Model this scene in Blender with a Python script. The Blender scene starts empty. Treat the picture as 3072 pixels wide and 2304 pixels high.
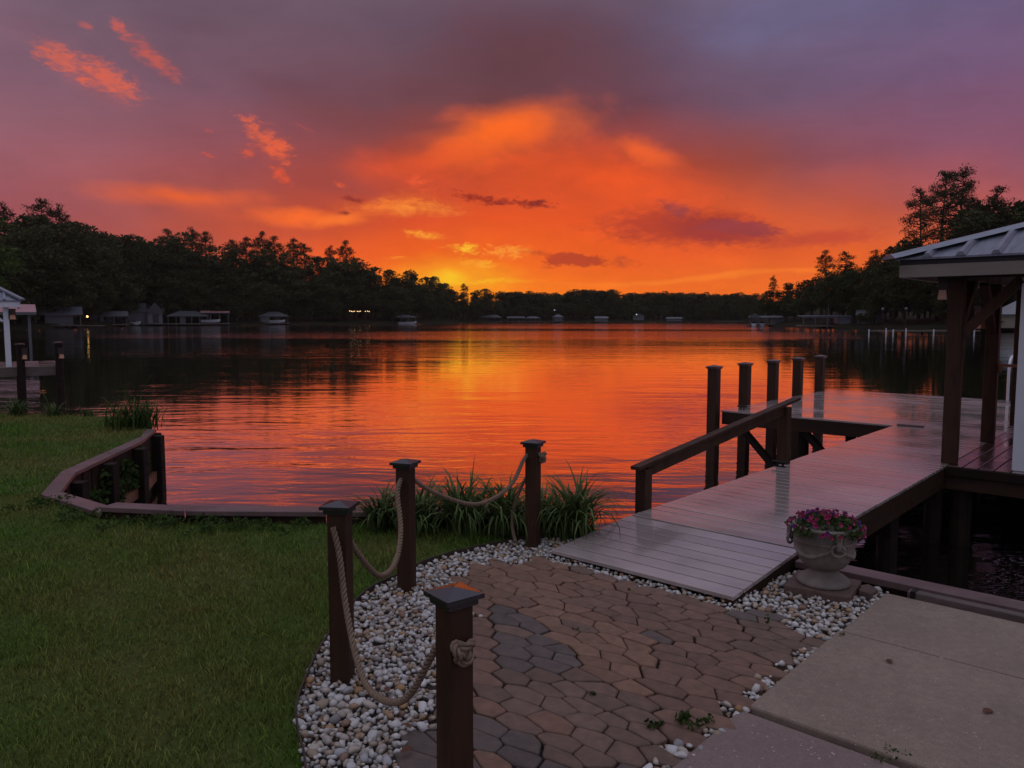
import bpy, bmesh, math, random
import numpy as np
from mathutils import Vector, Matrix, Euler

random.seed(11); rng = np.random.default_rng(11)
R = math.radians
scn = bpy.context.scene
col = scn.collection

# ------------------------------------------------------------------ camera
cam_d = bpy.data.cameras.new('camera'); cam = bpy.data.objects.new('camera', cam_d); col.objects.link(cam)
cam.location = (0, 0, 1.65); cam.rotation_euler = (R(90 - 4.9), 0, 0)
cam_d.sensor_width = 36; cam_d.lens = 27.07; cam_d.clip_end = 6000; cam_d.clip_start = .05
scn.camera = cam
scn.cycles.max_bounces = 5; scn.cycles.diffuse_bounces = 2; scn.cycles.glossy_bounces = 3; scn.cycles.transmission_bounces = 3
scn.render.resolution_x, scn.render.resolution_y = 1024, 768
vs = scn.view_settings
vs.view_transform = 'Standard'; vs.look = 'None'; vs.gamma = 1; vs.exposure = 0; vs.use_curve_mapping = False

def lin(c, a=1.0):
    f = lambda v: (v/255/12.92) if v/255 <= .04045 else ((v/255+.055)/1.055)**2.4
    return (f(c[0]), f(c[1]), f(c[2]), a)

# ------------------------------------------------------------------ node helper
class NT:
    def __init__(s, tree): s.t = tree; s.n = tree.nodes; s.l = tree.links
    def new(s, typ, **kw):
        n = s.n.new(typ)
        for k, v in kw.items(): setattr(n, k, v)
        return n
    def put(s, sock, v):
        if isinstance(v, bpy.types.NodeSocket): s.l.new(v, sock)
        elif v is not None: sock.default_value = v
    def m(s, op, a, b=None, c=None, clamp=False):
        n = s.new('ShaderNodeMath', operation=op, use_clamp=clamp)
        for i, v in enumerate((a, b, c)): s.put(n.inputs[i], v)
        return n.outputs[0]
    def v(s, op, a, b=None):
        n = s.new('ShaderNodeVectorMath', operation=op)
        s.put(n.inputs[0], a); s.put(n.inputs[1], b)
        return n.outputs['Value'] if op in ('LENGTH', 'DOT_PRODUCT') else n.outputs[0]
    def mix(s, f, a, b, blend='MIX'):
        n = s.new('ShaderNodeMix', data_type='RGBA', blend_type=blend)
        s.put(n.inputs[0], f); s.put(n.inputs[6], a); s.put(n.inputs[7], b)
        return n.outputs[2]
    def noise(s, vec, scale, detail=3, rough=.55, dist=0, out=0):
        n = s.new('ShaderNodeTexNoise')
        s.put(n.inputs['Vector'], vec); n.inputs['Scale'].default_value = scale
        n.inputs['Detail'].default_value = detail; n.inputs['Roughness'].default_value = rough
        n.inputs['Distortion'].default_value = dist
        return n.outputs[out]
    def ramp(s, fac, stops, interp='LINEAR'):
        n = s.new('ShaderNodeValToRGB'); cr = n.color_ramp; cr.interpolation = interp
        while len(cr.elements) < len(stops): cr.elements.new(.5)
        for e, (p, c) in zip(cr.elements, stops): e.position = p; e.color = c if len(c) == 4 else (*c, 1)
        s.put(n.inputs[0], fac)
        return n.outputs[0]
    def mapr(s, v, a, b, c=0., d=1., smooth=False):
        n = s.new('ShaderNodeMapRange', interpolation_type='SMOOTHSTEP' if smooth else 'LINEAR')
        for i, q in enumerate((v, a, b, c, d)): s.put(n.inputs[i], q)
        return n.outputs[0]
    def mapping(s, vec, loc=(0,0,0), rot=(0,0,0), scale=(1,1,1), typ='POINT'):
        n = s.new('ShaderNodeMapping', vector_type=typ)
        s.put(n.inputs[0], vec); n.inputs[1].default_value = loc; n.inputs[2].default_value = rot; n.inputs[3].default_value = scale
        return n.outputs[0]

# ------------------------------------------------------------------ world: dusk sky with lit cloud
SUN_AZ, SUN_EL = -4.0, -1.5
w = bpy.data.worlds.new('World'); scn.world = w; w.use_nodes = True
w.node_tree.nodes.clear(); W_ = NT(w.node_tree)
gen = W_.new('ShaderNodeTexCoord').outputs['Generated']
sp = W_.new('ShaderNodeSeparateXYZ'); W_.l.new(gen, sp.inputs[0])
az = W_.m('MULTIPLY', W_.m('ARCTAN2', sp.outputs[0], sp.outputs[1]), 57.29578)
el = W_.m('MULTIPLY', W_.m('ARCSINE', sp.outputs[2]), 57.29578)
cmb = W_.new('ShaderNodeCombineXYZ'); W_.l.new(az, cmb.inputs[0]); W_.l.new(el, cmb.inputs[1])
P0 = cmb.outputs[0]
wc = W_.noise(W_.mapping(P0, scale=(.09, .17, 1)), 1.0, 4, .55, out=1)
warp = W_.v('MULTIPLY', W_.v('SUBTRACT', wc, (.5, .5, .5)), (6., 2.4, 0))
Pw = W_.v('ADD', P0, warp)                                # soft, large distortion
wc2 = W_.noise(W_.mapping(P0, scale=(.42, .8, 1)), 1.0, 5, .62, out=1)
Pf = W_.v('ADD', P0, W_.v('MULTIPLY', W_.v('SUBTRACT', wc2, (.5, .5, .5)), (2.2, .9, 0)))
n_soft = W_.noise(W_.mapping(P0, scale=(.16, .34, 1)), 1.0, 5, .6, .4)
n_fine = W_.noise(W_.mapping(P0, rot=(0, 0, R(12)), scale=(.55, 1.2, 1)), 1.0, 7, .68, .8)
spw = W_.new('ShaderNodeSeparateXYZ'); W_.l.new(Pw, spw.inputs[0])
n_tiny = W_.noise(W_.mapping(P0, rot=(0, 0, R(-8)), scale=(1.5, 3.2, 1)), 1.0, 6, .66, .5)
n_mix = W_.m('MULTIPLY_ADD', n_tiny, .45, W_.m('MULTIPLY', n_fine, .55))
puff = W_.mapr(n_tiny, .30, .58, .45, 1.0, True)
spf = W_.new('ShaderNodeSeparateXYZ'); W_.l.new(Pf, spf.inputs[0]); azq, elq = spf.outputs[0], spf.outputs[1]
azf = W_.mapr(W_.m('ADD', spw.outputs[0], 0), -180, 180)
elw = spw.outputs[1]
AZ = (-180, -110, -62, -34, -26, -18, -9, -4, 0, 9, 18, 26, 34, 62, 110, 180)
ROWS = [
 (0.0, ((120,125,150),(140,122,142),(165,98,108),(190,90,80),(206,92,65),(226,96,50),(252,128,34),(255,160,30),(255,146,28),(248,120,30),(240,112,36),(228,105,45),(205,98,65),(165,98,112),(140,116,145),(120,125,150))),
 (2.2, ((122,126,152),(140,122,142),(152,94,108),(174,84,80),(192,87,66),(224,96,50),(250,118,34),(255,140,30),(253,130,28),(248,118,32),(243,114,38),(236,110,46),(200,98,70),(158,98,116),(140,118,148),(122,126,152))),
 (4.5, ((126,130,156),(138,122,146),(148,94,112),(166,86,90),(178,86,78),(214,92,58),(240,100,38),(242,104,32),(242,104,32),(240,98,36),(230,98,44),(226,102,50),(188,95,82),(152,98,122),(140,120,150),(126,130,156))),
 (7.0, ((130,134,160),(136,122,148),(146,96,116),(156,90,104),(166,86,88),(180,80,66),(210,80,48),(226,86,42),(233,88,38),(230,90,42),(212,92,54),(192,90,74),(164,92,106),(146,100,128),(140,122,152),(130,134,160))),
 (11., ((136,140,166),(134,124,150),(144,104,126),(150,100,120),(150,92,108),(152,80,88),(162,72,64),(182,74,52),(192,76,48),(178,74,56),(148,76,78),(138,84,108),(134,90,122),(138,104,136),(138,124,156),(136,140,166))),
 (15., ((142,147,172),(134,126,152),(132,106,130),(130,98,122),(125,92,115),(120,84,105),(115,74,88),(113,70,80),(112,68,78),(108,70,88),(110,86,116),(115,90,128),(118,92,132),(128,106,142),(138,128,158),(142,147,172))),
 (20., ((148,153,178),(136,130,156),(126,110,134),(116,100,124),(108,90,112),(108,88,110),(104,84,106),(100,78,100),(98,76,98),(100,84,112),(106,100,140),(106,98,140),(108,96,138),(124,112,148),(140,134,164),(148,153,178))),
 (30., ((164,169,192),(150,148,172),(138,128,152),(132,120,144),(130,118,142),(130,118,142),(130,118,142),(128,116,142),(128,116,142),(128,118,144),(130,122,152),(130,122,152),(132,122,152),(140,132,160),(152,150,176),(164,169,192))),
 (48., tuple([(178,182,202)]*3+[(164,164,186)]*10+[(178,182,202)]*3)),
 (90., tuple([(203,206,220)]*16))]
base = None; prev = None
for e, cols in ROWS:
    c = W_.ramp(azf, [((a+180)/360, lin(q)) for a, q in zip(AZ, cols)], 'CARDINAL' if e < 40 else 'LINEAR')
    base = c if base is None else W_.mix(W_.mapr(elw, prev, e), base, c)
    prev = e
# cloud patches: azimuth, elevation, half width, half height (degrees), tilt, softness, raggedness, grain, colour, opacity
CLOUDS = [
    (0.80,18.20,11.34,4.08,0,1.00,0.50,0,(100, 64, 76),0.80),
    (-11.46,14.04,8.38,1.81,-12,1.00,0.70,0,(120, 70, 78),0.50),
    (-0.87,13.07,9.42,2.65,14,1.10,0.40,0,(255, 112, 36),1.00),
    (6.19,10.32,12.69,3.67,-12,1.30,0.45,0,(236, 88, 36),0.90),
    (-6.92,10.79,7.32,2.22,0,1.00,0.60,0,(226, 84, 44),0.60),
    (9.81,11.65,3.93,1.25,-20,1.00,0.50,0,(246, 104, 46),0.70),
    (-22.66,7.89,7.79,1.09,1,1.20,0.35,0,(246, 106, 46),0.90),
    (-19.15,6.74,6.06,0.94,-2,1.00,0.40,0,(206, 88, 60),0.50),
    (-15.44,6.91,4.73,0.83,-4,1.00,0.40,0,(250, 112, 48),0.95),
    (-12.89,6.73,2.58,0.58,2,0.90,0.40,0,(254, 124, 52),0.90),
    (-17.95,6.00,8.00,0.51,-1,1.00,0.40,0,(200, 84, 58),0.50),
    (-9.28,7.98,4.95,1.23,10,1.30,0.60,2,(252, 126, 46),0.85),
    (-6.95,7.83,4.68,0.72,-2,1.20,0.80,2,(255, 158, 60),0.75),
    (-5.94,8.24,5.37,0.45,-3,1.00,0.70,1,(255, 160, 62),0.60),
    (-13.80,9.31,4.79,1.41,-6,1.00,0.50,0,(158, 72, 70),0.75),
    (-0.88,9.42,4.06,0.71,-4,0.90,0.80,1,(196, 66, 40),0.50),
    (-4.13,2.95,6.46,2.02,0,1.00,0.20,0,(255, 170, 30),0.90),
    (-1.91,2.68,5.80,0.30,1,0.80,0.25,1,(255, 226, 40),1.00),
    (-4.64,2.95,1.70,0.88,0,1.00,0.10,0,(255, 214, 40),0.80),
    (13.22,2.88,16.19,0.33,2,0.90,0.40,0,(255, 140, 44),0.60),
    (12.18,6.49,8.12,1.88,-3,0.60,0.50,2,(176, 64, 48),0.92),
    (15.08,6.09,5.07,1.15,-6,0.50,0.50,2,(158, 60, 60),0.80),
    (12.00,7.59,1.95,0.77,-14,0.80,0.90,2,(146, 66, 76),0.70),
    (16.33,6.31,3.44,0.57,-6,0.40,0.50,2,(150, 64, 74),0.70),
    (21.52,5.41,5.00,0.81,3,0.60,0.60,2,(192, 74, 56),0.80),
    (14.47,4.66,8.30,0.65,0,0.90,0.60,1,(196, 72, 48),0.70),
    (4.56,4.29,2.71,0.60,-2,0.30,0.80,2,(188, 70, 42),0.95),
    (1.84,4.70,2.72,0.30,-5,0.35,1.00,1,(196, 74, 40),0.80),
    (8.10,4.06,1.67,0.43,-5,0.35,0.90,1,(192, 76, 46),0.80),
    (2.69,3.80,1.19,0.17,0,0.50,0.60,1,(176, 62, 40),0.80),
    (-2.74,8.60,2.70,0.52,-8,0.35,1.70,1,(146, 44, 36),0.90),
    (1.76,8.21,1.63,0.42,0,0.35,1.40,1,(128, 42, 40),0.95),
    (-0.54,8.41,2.37,0.39,-3,0.35,1.70,1,(140, 44, 38),0.80),
    (-11.24,8.44,1.50,0.29,0,0.40,0.80,1,(134, 44, 44),0.90),
    (-12.07,7.43,0.52,0.19,0,0.40,0.50,1,(130, 44, 44),0.90),
    (-6.77,9.67,1.50,0.64,-14,0.50,1.10,1,(240, 96, 58),0.80),
    (-6.47,6.00,2.01,0.33,-5,0.45,1.00,1,(255, 170, 54),0.95),
    (-3.50,5.10,1.90,0.47,-3,0.40,1.50,1,(255, 196, 50),1.00),
    (-2.42,4.03,1.63,0.47,-2,0.40,1.50,1,(255, 176, 50),0.90),
    (-0.37,4.77,2.45,0.60,0,0.40,1.60,1,(255, 166, 60),0.80),
    (-8.33,4.39,1.00,0.17,0,0.40,0.90,1,(255, 160, 50),0.70),
    (-28.10,15.38,4.42,1.60,-24,1.20,0.50,0,(176, 92, 98),0.45),
    (-24.58,16.92,3.31,1.35,-36,1.20,0.50,0,(164, 88, 98),0.40),
    (-17.33,11.90,2.76,1.81,-30,1.20,0.50,0,(190, 84, 72),0.45),
    (-29.37,15.63,2.33,1.00,-22,0.30,1.10,1,(212, 104, 88),0.82),
    (-26.92,14.95,2.66,1.14,-24,0.30,1.10,1,(216, 102, 82),0.82),
    (-26.20,18.07,0.96,0.47,-35,0.35,1.00,1,(202, 98, 92),0.78),
    (-24.45,16.66,2.76,0.73,-36,0.35,1.00,1,(202, 96, 88),0.78),
    (-28.12,17.83,0.52,0.21,-25,0.40,0.90,1,(200, 98, 92),0.70),
    (-17.41,12.19,2.21,1.02,-34,0.30,1.30,1,(224, 102, 74),0.82),
    (-16.57,11.58,1.42,0.91,-34,0.30,1.10,1,(226, 98, 68),0.78),
    (-18.66,11.21,0.67,0.66,0,0.30,1.20,1,(224, 92, 66),0.70),
    (-16.31,9.82,1.31,0.49,-28,0.35,1.10,1,(224, 88, 58),0.85),
    (-21.00,12.46,0.41,0.23,0,0.40,0.90,1,(208, 90, 76),0.60),
    (-21.11,10.81,0.47,0.21,-20,0.40,0.90,1,(214, 88, 66),0.70),
    (-12.51,9.42,0.64,0.28,-20,0.40,0.90,1,(234, 96, 54),0.70),
    (-14.82,13.10,0.82,0.30,-25,0.50,0.90,1,(196, 84, 74),0.50),
    (-15.22,15.88,4.67,1.05,-4,1.00,0.90,0,(104, 70, 88),0.45),
    (-21.69,19.15,4.88,0.80,0,1.00,0.90,0,(100, 76, 98),0.40),
    (-6.86,16.02,3.96,1.19,0,1.00,0.90,0,(104, 66, 78),0.40),
    (17.82,19.04,6.63,1.64,0,1.00,0.60,0,(106, 104, 146),0.50),
    (15.18,8.37,0.19,0.16,0,0.50,0.30,1,(120, 70, 84),0.70),
]
plain = base
for (a, e, rx, ry, rot, soft, amp, nk, c, op) in CLOUDS:
    sa, se = (azq, elq) if nk else (spw.outputs[0], elw)
    cr_, sr_ = math.cos(R(rot)), math.sin(R(rot))
    lx = W_.m('MULTIPLY_ADD', sa, cr_/rx, W_.m('MULTIPLY_ADD', se, sr_/rx, -(a*cr_+e*sr_)/rx))
    ly = W_.m('MULTIPLY_ADD', sa, -sr_/ry, W_.m('MULTIPLY_ADD', se, cr_/ry, (a*sr_-e*cr_)/ry))
    q = W_.m('SQRT', W_.m('MULTIPLY_ADD', lx, lx, W_.m('MULTIPLY', ly, ly)))
    nz = n_mix if nk else n_soft
    val = W_.m('MULTIPLY_ADD', nz, amp*(3.0 if nk else 2.2), W_.m('SUBTRACT', 1 - amp*(1.5 if nk else 1.1), q))
    f = W_.mapr(val, 0, soft*(1.0, 2.8, 1.2)[nk], 0, op, True)
    if nk == 1: f = W_.m('MULTIPLY', f, puff)
    base = W_.mix(f, base, lin(c))
tone = W_.mix(W_.mapr(elw, 22, 40), W_.mix(1.0, W_.mapr(n_soft, .3, .7, .92, 1.08), (1.0, .92, .82, 1), 'MULTIPLY'), (1, 1, 1, 1))
base = W_.mix(1.0, base, tone, 'MULTIPLY'); plain = W_.mix(1.0, plain, tone, 'MULTIPLY')
nish = W_.new('ShaderNodeTexSky', sky_type='NISHITA')
nish.sun_disc = False; nish.sun_elevation = R(SUN_EL); nish.sun_rotation = R(SUN_AZ); nish.altitude = 100; nish.dust_density = 3
nm = W_.mix(1.0, nish.outputs[0], (.005, .005, .005, 1), 'MULTIPLY')
bg = W_.new('ShaderNodeBackground'); W_.l.new(W_.mix(1.0, plain, nm, 'ADD'), bg.inputs[0])
bg2 = W_.new('ShaderNodeBackground'); W_.l.new(W_.mix(1.0, base, nm, 'ADD'), bg2.inputs[0])
# the cloud field lies in the western sky only; elsewhere the plain sky needs no cloud nodes
west = W_.m('MULTIPLY', W_.m('LESS_THAN', W_.m('ABSOLUTE', az), 52.), W_.m('LESS_THAN', el, 30.))
wm = W_.new('ShaderNodeMixShader'); W_.l.new(west, wm.inputs[0]); W_.l.new(bg.outputs[0], wm.inputs[1]); W_.l.new(bg2.outputs[0], wm.inputs[2])
wo = W_.new('ShaderNodeOutputWorld'); W_.l.new(wm.outputs[0], wo.inputs[0])
try: w.cycles.sampling_method = 'MANUAL'; w.cycles.sample_map_resolution = 512
except Exception: pass

# the sun itself is already down behind the wooded bank
sun_d = bpy.data.lights.new('sun', 'SUN'); sun_d.energy = .05; sun_d.angle = R(2); sun_d.color = (1, .5, .2)
sun = bpy.data.objects.new('sun', sun_d); col.objects.link(sun)
sd = Vector((math.sin(R(SUN_AZ))*math.cos(R(SUN_EL)), math.cos(R(SUN_AZ))*math.cos(R(SUN_EL)), math.sin(R(SUN_EL))))
sun.rotation_euler = (-sd).to_track_quat('-Z', 'Y').to_euler()

# ------------------------------------------------------------------ materials
MAT = {}
def mat(name, c1, c2=None, scale=8, stretch=(1,1,1), rough=.6, rough2=None, bump=0, bscale=None, spec=.5, metal=0,
        coords='Object', detail=5, objcol=False, rnd=0, coat=0, trans=0, bd=.01):
    m = bpy.data.materials.new(name); m.use_nodes = True; t = NT(m.node_tree); t.n.clear()
    tc = t.new('ShaderNodeTexCoord'); vec = tc.outputs[coords] if coords != 'World' else t.new('ShaderNodeNewGeometry').outputs['Position']
    vec = t.mapping(vec, scale=stretch)
    b = t.new('ShaderNodeBsdfPrincipled'); o = t.new('ShaderNodeOutputMaterial'); t.l.new(b.outputs[0], o.inputs[0])
    nz = t.noise(vec, scale, detail, .62)
    f = t.mapr(nz, .3, .7)
    c = t.mix(f, (*c1, 1), (*(c2 or c1), 1))
    oi = t.new('ShaderNodeObjectInfo')
    if objcol: c = t.mix(1.0, c, oi.outputs['Color'], 'MULTIPLY')
    if rnd:
        k = t.mapr(oi.outputs['Random'], 0, 1, 1-rnd, 1+rnd)
        c = t.mix(1.0, c, k, 'MULTIPLY')
    t.put(b.inputs['Base Color'], c)
    if rough2 is None: b.inputs['Roughness'].default_value = rough
    else: t.put(b.inputs['Roughness'], t.mapr(t.noise(vec, scale*.37, 3), .35, .65, rough, rough2))
    b.inputs['Metallic'].default_value = metal; b.inputs['Specular IOR Level'].default_value = spec
    if coat: b.inputs['Coat Weight'].default_value = coat; b.inputs['Coat Roughness'].default_value = .08
    if bump:
        bn = t.new('ShaderNodeBump'); bn.inputs['Strength'].default_value = bump; bn.inputs['Distance'].default_value = bd
        t.put(bn.inputs['Height'], t.noise(vec, bscale or scale*3, 5, .65)); t.l.new(bn.outputs[0], b.inputs['Normal'])
    MAT[name] = m
    return m
def emis(name, c, s):
    m = bpy.data.materials.new(name); m.use_nodes = True; t = NT(m.node_tree); t.n.clear()
    e = t.new('ShaderNodeEmission'); e.inputs[0].default_value = (*c, 1); e.inputs[1].default_value = s
    o = t.new('ShaderNodeOutputMaterial'); t.l.new(e.outputs[0], o.inputs[0]); MAT[name] = m

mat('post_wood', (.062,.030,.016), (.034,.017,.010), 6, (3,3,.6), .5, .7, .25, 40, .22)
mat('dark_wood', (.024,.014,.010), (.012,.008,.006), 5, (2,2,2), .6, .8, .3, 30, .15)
mat('fascia_wood', (.046,.023,.013), (.028,.014,.009), 3, (.5,4,4), .55, .75, .25, 20, .2)
mat('cap_black', (.020,.019,.022), (.030,.028,.032), 9, (1,1,1), .13, .24, .08, 60, .8)
mat('cap_copper', (.10,.055,.04), (.05,.03,.025), 9, (1,1,1), .25, .4, .08, 60, .7)
mat('rope', (.30,.215,.15), (.19,.13,.09), 60, (1,1,1), .85, None, .5, 220, .2)
mat('seawall_cap', (.185,.115,.112), (.09,.055,.052), 3, (1,1,1), .32, .55, .35, 25, .5, coords='World')
mat('seawall_plank', (.045,.022,.013), (.018,.011,.008), 3, (3,3,.6), .75, None, .5, 14, .15)
mat('waler', (.20,.085,.035), (.10,.045,.022), 5, (1,1,1), .6, None, .3, 20)
mat('timber_grey', (.14,.10,.085), (.075,.055,.05), 5, (1,6,6), .6, .8, .4, 20)
mat('soil', (.030,.021,.015), (.014,.010,.008), 9, (1,1,1), .9, None, .6, 30, .2, coords='World')
mat('lawn', (.045,.090,.015), (.090,.088,.028), 1.4, (1,1,1), .95, None, .6, 60, .1, coords='World')
mat('bank', (.012,.016,.006), (.018,.015,.008), .08, (1,1,1), .95, None, 0, 1, .1, coords='World')
mat('edging', (.030,.017,.013), (.05,.03,.02), 6, (1,1,1), .6, None, .2, 30)
mat('paver', (1.36,1.28,1.20), (.84,.82,.82), 17, (1,1,1), .62, .8, .55, 130, .4, coords='World', objcol=True, bd=.006)
mat('pebble', (1.05,1.05,1.05), (.82,.80,.78), 30, (1,1,1), .42, .6, .2, 90, .4, objcol=True)
mat('sand_bed', (.10,.085,.07), (.05,.042,.036), 30, (1,1,1), .9, None, .5, 90, .2, coords='World')
mat('metal_roof', (.23,.245,.30), (.14,.15,.19), 4, (5,1,1), .28, .5, .06, 20, .5, .4)
mat('ridge_metal', (.27,.285,.34), (.20,.21,.26), 6, (1,1,1), .34, .45, .05, 20, .5, .5)
mat('eave_gap_shade', (.012,.012,.014), (.02,.02,.022), 5, rough=.6)
mat('fascia_paint', (.24,.21,.175), (.19,.165,.14), 3, (.6,4,4), .5, None, .1, 12)
mat('trim_white', (.66,.69,.74), (.60,.63,.68), 4, (1,1,1), .4, None, .06, 20)
mat('siding', (.52,.47,.36), (.46,.41,.31), 4, (.4,3,3), .5, None, .1, 16)
mat('soffit', (.30,.12,.055), (.22,.09,.04), 5, (6,1,1), .55, None, .2, 20)
mat('lantern_body', (.016,.014,.013), (.03,.025,.022), 12, rough=.4)
mat('lantern_glass', (.55,.30,.18), (.45,.22,.12), 8, rough=.2, spec=.8)
mat('iron', (.012,.011,.011), (.02,.018,.018), 12, rough=.45, metal=.6)
mat('urn_stone', (.26,.225,.195), (.13,.11,.09), 7, (1,1,1), .75, None, .5, 60, .3)
mat('urn_dark', (.16,.135,.115), (.10,.085,.07), 12, rough=.8, bump=.4, bscale=60)
mat('base_stone', (.15,.085,.065), (.09,.055,.045), 12, rough=.7, bump=.5, bscale=70)
mat('bark', (.050,.038,.030), (.024,.018,.015), 3, (3,3,.5), .9, None, .3, 8, .1)
mat('hull_white', (.33,.34,.38), (.52,.53,.56), 2, rough=.4)
mat('hull_blue', (.22,.28,.38), (.16,.20,.28), 2, rough=.4)
mat('boat_dark', (.03,.03,.04), (.05,.05,.06), 2, rough=.5)
mat('house_white', (.135,.14,.155), (.105,.11,.12), 1, rough=.6)
mat('house_grey', (.10,.105,.115), (.07,.072,.08), 1, rough=.6)
mat('house_blue', (.22,.25,.33), (.17,.19,.26), 1, rough=.6)
mat('house_tan', (.36,.32,.24), (.28,.25,.19), 1, rough=.6)
mat('shingle_dark', (.060,.062,.075), (.035,.036,.042), 2, rough=.7)
mat('shingle_grey', (.095,.095,.11), (.065,.065,.075), 2, rough=.6)
mat('roof_blue', (.11,.12,.16), (.08,.085,.11), 2, rough=.5)
mat('roof_pink', (.42,.20,.21), (.33,.15,.16), 2, rough=.45)
mat('window_dark', (.012,.013,.016), (.02,.02,.025), 2, rough=.15)
mat('blossom_pink', (.42,.045,.15), (.30,.03,.10), 30, rough=.5, rnd=.1)
mat('blossom_purple', (.14,.03,.26), (.09,.02,.16), 30, rough=.5)
mat('blossom_orange', (.75,.26,.04), (.6,.18,.03), 30, rough=.5)
mat('dry_leaf', (.16,.06,.03), (.09,.04,.02), 20, rough=.7)
mat('ladder', (.7,.72,.76), (.66,.68,.72), 4, rough=.3, metal=.3)
emis('warm_lamp', (1, .58, .18), 5)
emis('warm_bulb', (1, .62, .26), 5)
emis('pale_lamp', (.75, .85, 1), .9)

def foliage(name, c1, c2, rnd=.35, transl=.25, scale=.35, wspace=False, rough=.75):
    m = bpy.data.materials.new(name); m.use_nodes = True; t = NT(m.node_tree); t.n.clear()
    g = t.new('ShaderNodeNewGeometry')
    nz = t.noise(g.outputs['Position'], scale, 3, .6)
    c = t.mix(t.mapr(nz, .35, .65), (*c1, 1), (*c2, 1))
    k = t.mapr(g.outputs['Random Per Island'], 0, 1, 1-rnd, 1+rnd)
    c = t.mix(1.0, c, k, 'MULTIPLY')
    oi = t.new('ShaderNodeObjectInfo'); c = t.mix(1.0, c, t.mapr(oi.outputs['Random'], 0, 1, .72, 1.28), 'MULTIPLY')
    b = t.new('ShaderNodeBsdfPrincipled'); t.put(b.inputs['Base Color'], c); b.inputs['Roughness'].default_value = rough
    b.inputs['Specular IOR Level'].default_value = .15
    tr = t.new('ShaderNodeBsdfTranslucent'); t.put(tr.inputs[0], c)
    mx = t.new('ShaderNodeMixShader'); mx.inputs[0].default_value = transl
    t.l.new(b.outputs[0], mx.inputs[1]); t.l.new(tr.outputs[0], mx.inputs[2])
    o = t.new('ShaderNodeOutputMaterial'); t.l.new(mx.outputs[0], o.inputs[0]); MAT[name] = m
foliage('leaf_dark', (.040,.050,.018), (.058,.064,.022))
foliage('leaf_pine', (.034,.042,.018), (.046,.050,.020))
foliage('leaf_light', (.075,.115,.030), (.055,.090,.022))
foliage('grass_blade', (.078,.180,.020), (.205,.190,.055), .6, .3, .75)
foliage('lily_leaf', (.085,.135,.040), (.12,.16,.055), .45, .2, 5)
foliage('petunia_leaf', (.075,.115,.035), (.05,.085,.025), .4, .25, 20)
foliage('weed_leaf', (.055,.095,.022), (.04,.07,.015), .4, .25, 12)

# deck boards: pale composite planks, rain-wet in patches
def deck_mat(name, c1, c2, r0=.10, r1=.34):
    m = bpy.data.materials.new(name); m.use_nodes = True; t = NT(m.node_tree); t.n.clear()
    g = t.new('ShaderNodeNewGeometry').outputs['Position']
    tc = t.new('ShaderNodeTexCoord').outputs['Object']
    oi = t.new('ShaderNodeObjectInfo')
    gr = t.noise(t.mapping(tc, scale=(1.2, 40, 20)), 1.6, 5, .6)
    c = t.mix(t.mapr(gr, .3, .7), (*c1, 1), (*c2, 1))
    c = t.mix(1.0, c, t.mapr(oi.outputs['Random'], 0, 1, .88, 1.1), 'MULTIPLY')
    wet = t.noise(t.mapping(g, scale=(.8, .8, .8)), 1.3, 4, .6)
    b = t.new('ShaderNodeBsdfPrincipled')
    t.put(b.inputs['Base Color'], t.mix(t.mapr(wet, .42, .62), c, t.mix(1.0, c, (.72, .70, .70, 1), 'MULTIPLY')))
    t.put(b.inputs['Roughness'], t.mapr(wet, .40, .62, r1, r0))
    b.inputs['Specular IOR Level'].default_value = .75
    b.inputs['Coat Weight'].default_value = .9; b.inputs['Coat IOR'].default_value = 1.45
    t.put(b.inputs['Coat Roughness'], t.mapr(wet, .40, .62, r1*.8, r0*.7))
    bn = t.new('ShaderNodeBump'); bn.inputs['Strength'].default_value = .12; bn.inputs['Distance'].default_value = .004
    t.put(bn.inputs['Height'], gr); t.l.new(bn.outputs[0], b.inputs['Normal'])
    o = t.new('ShaderNodeOutputMaterial'); t.l.new(b.outputs[0], o.inputs[0]); MAT[name] = m
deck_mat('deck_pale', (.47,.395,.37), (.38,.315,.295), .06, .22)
deck_mat('deck_brown', (.13,.070,.055), (.085,.048,.040), .14, .36)

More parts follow.
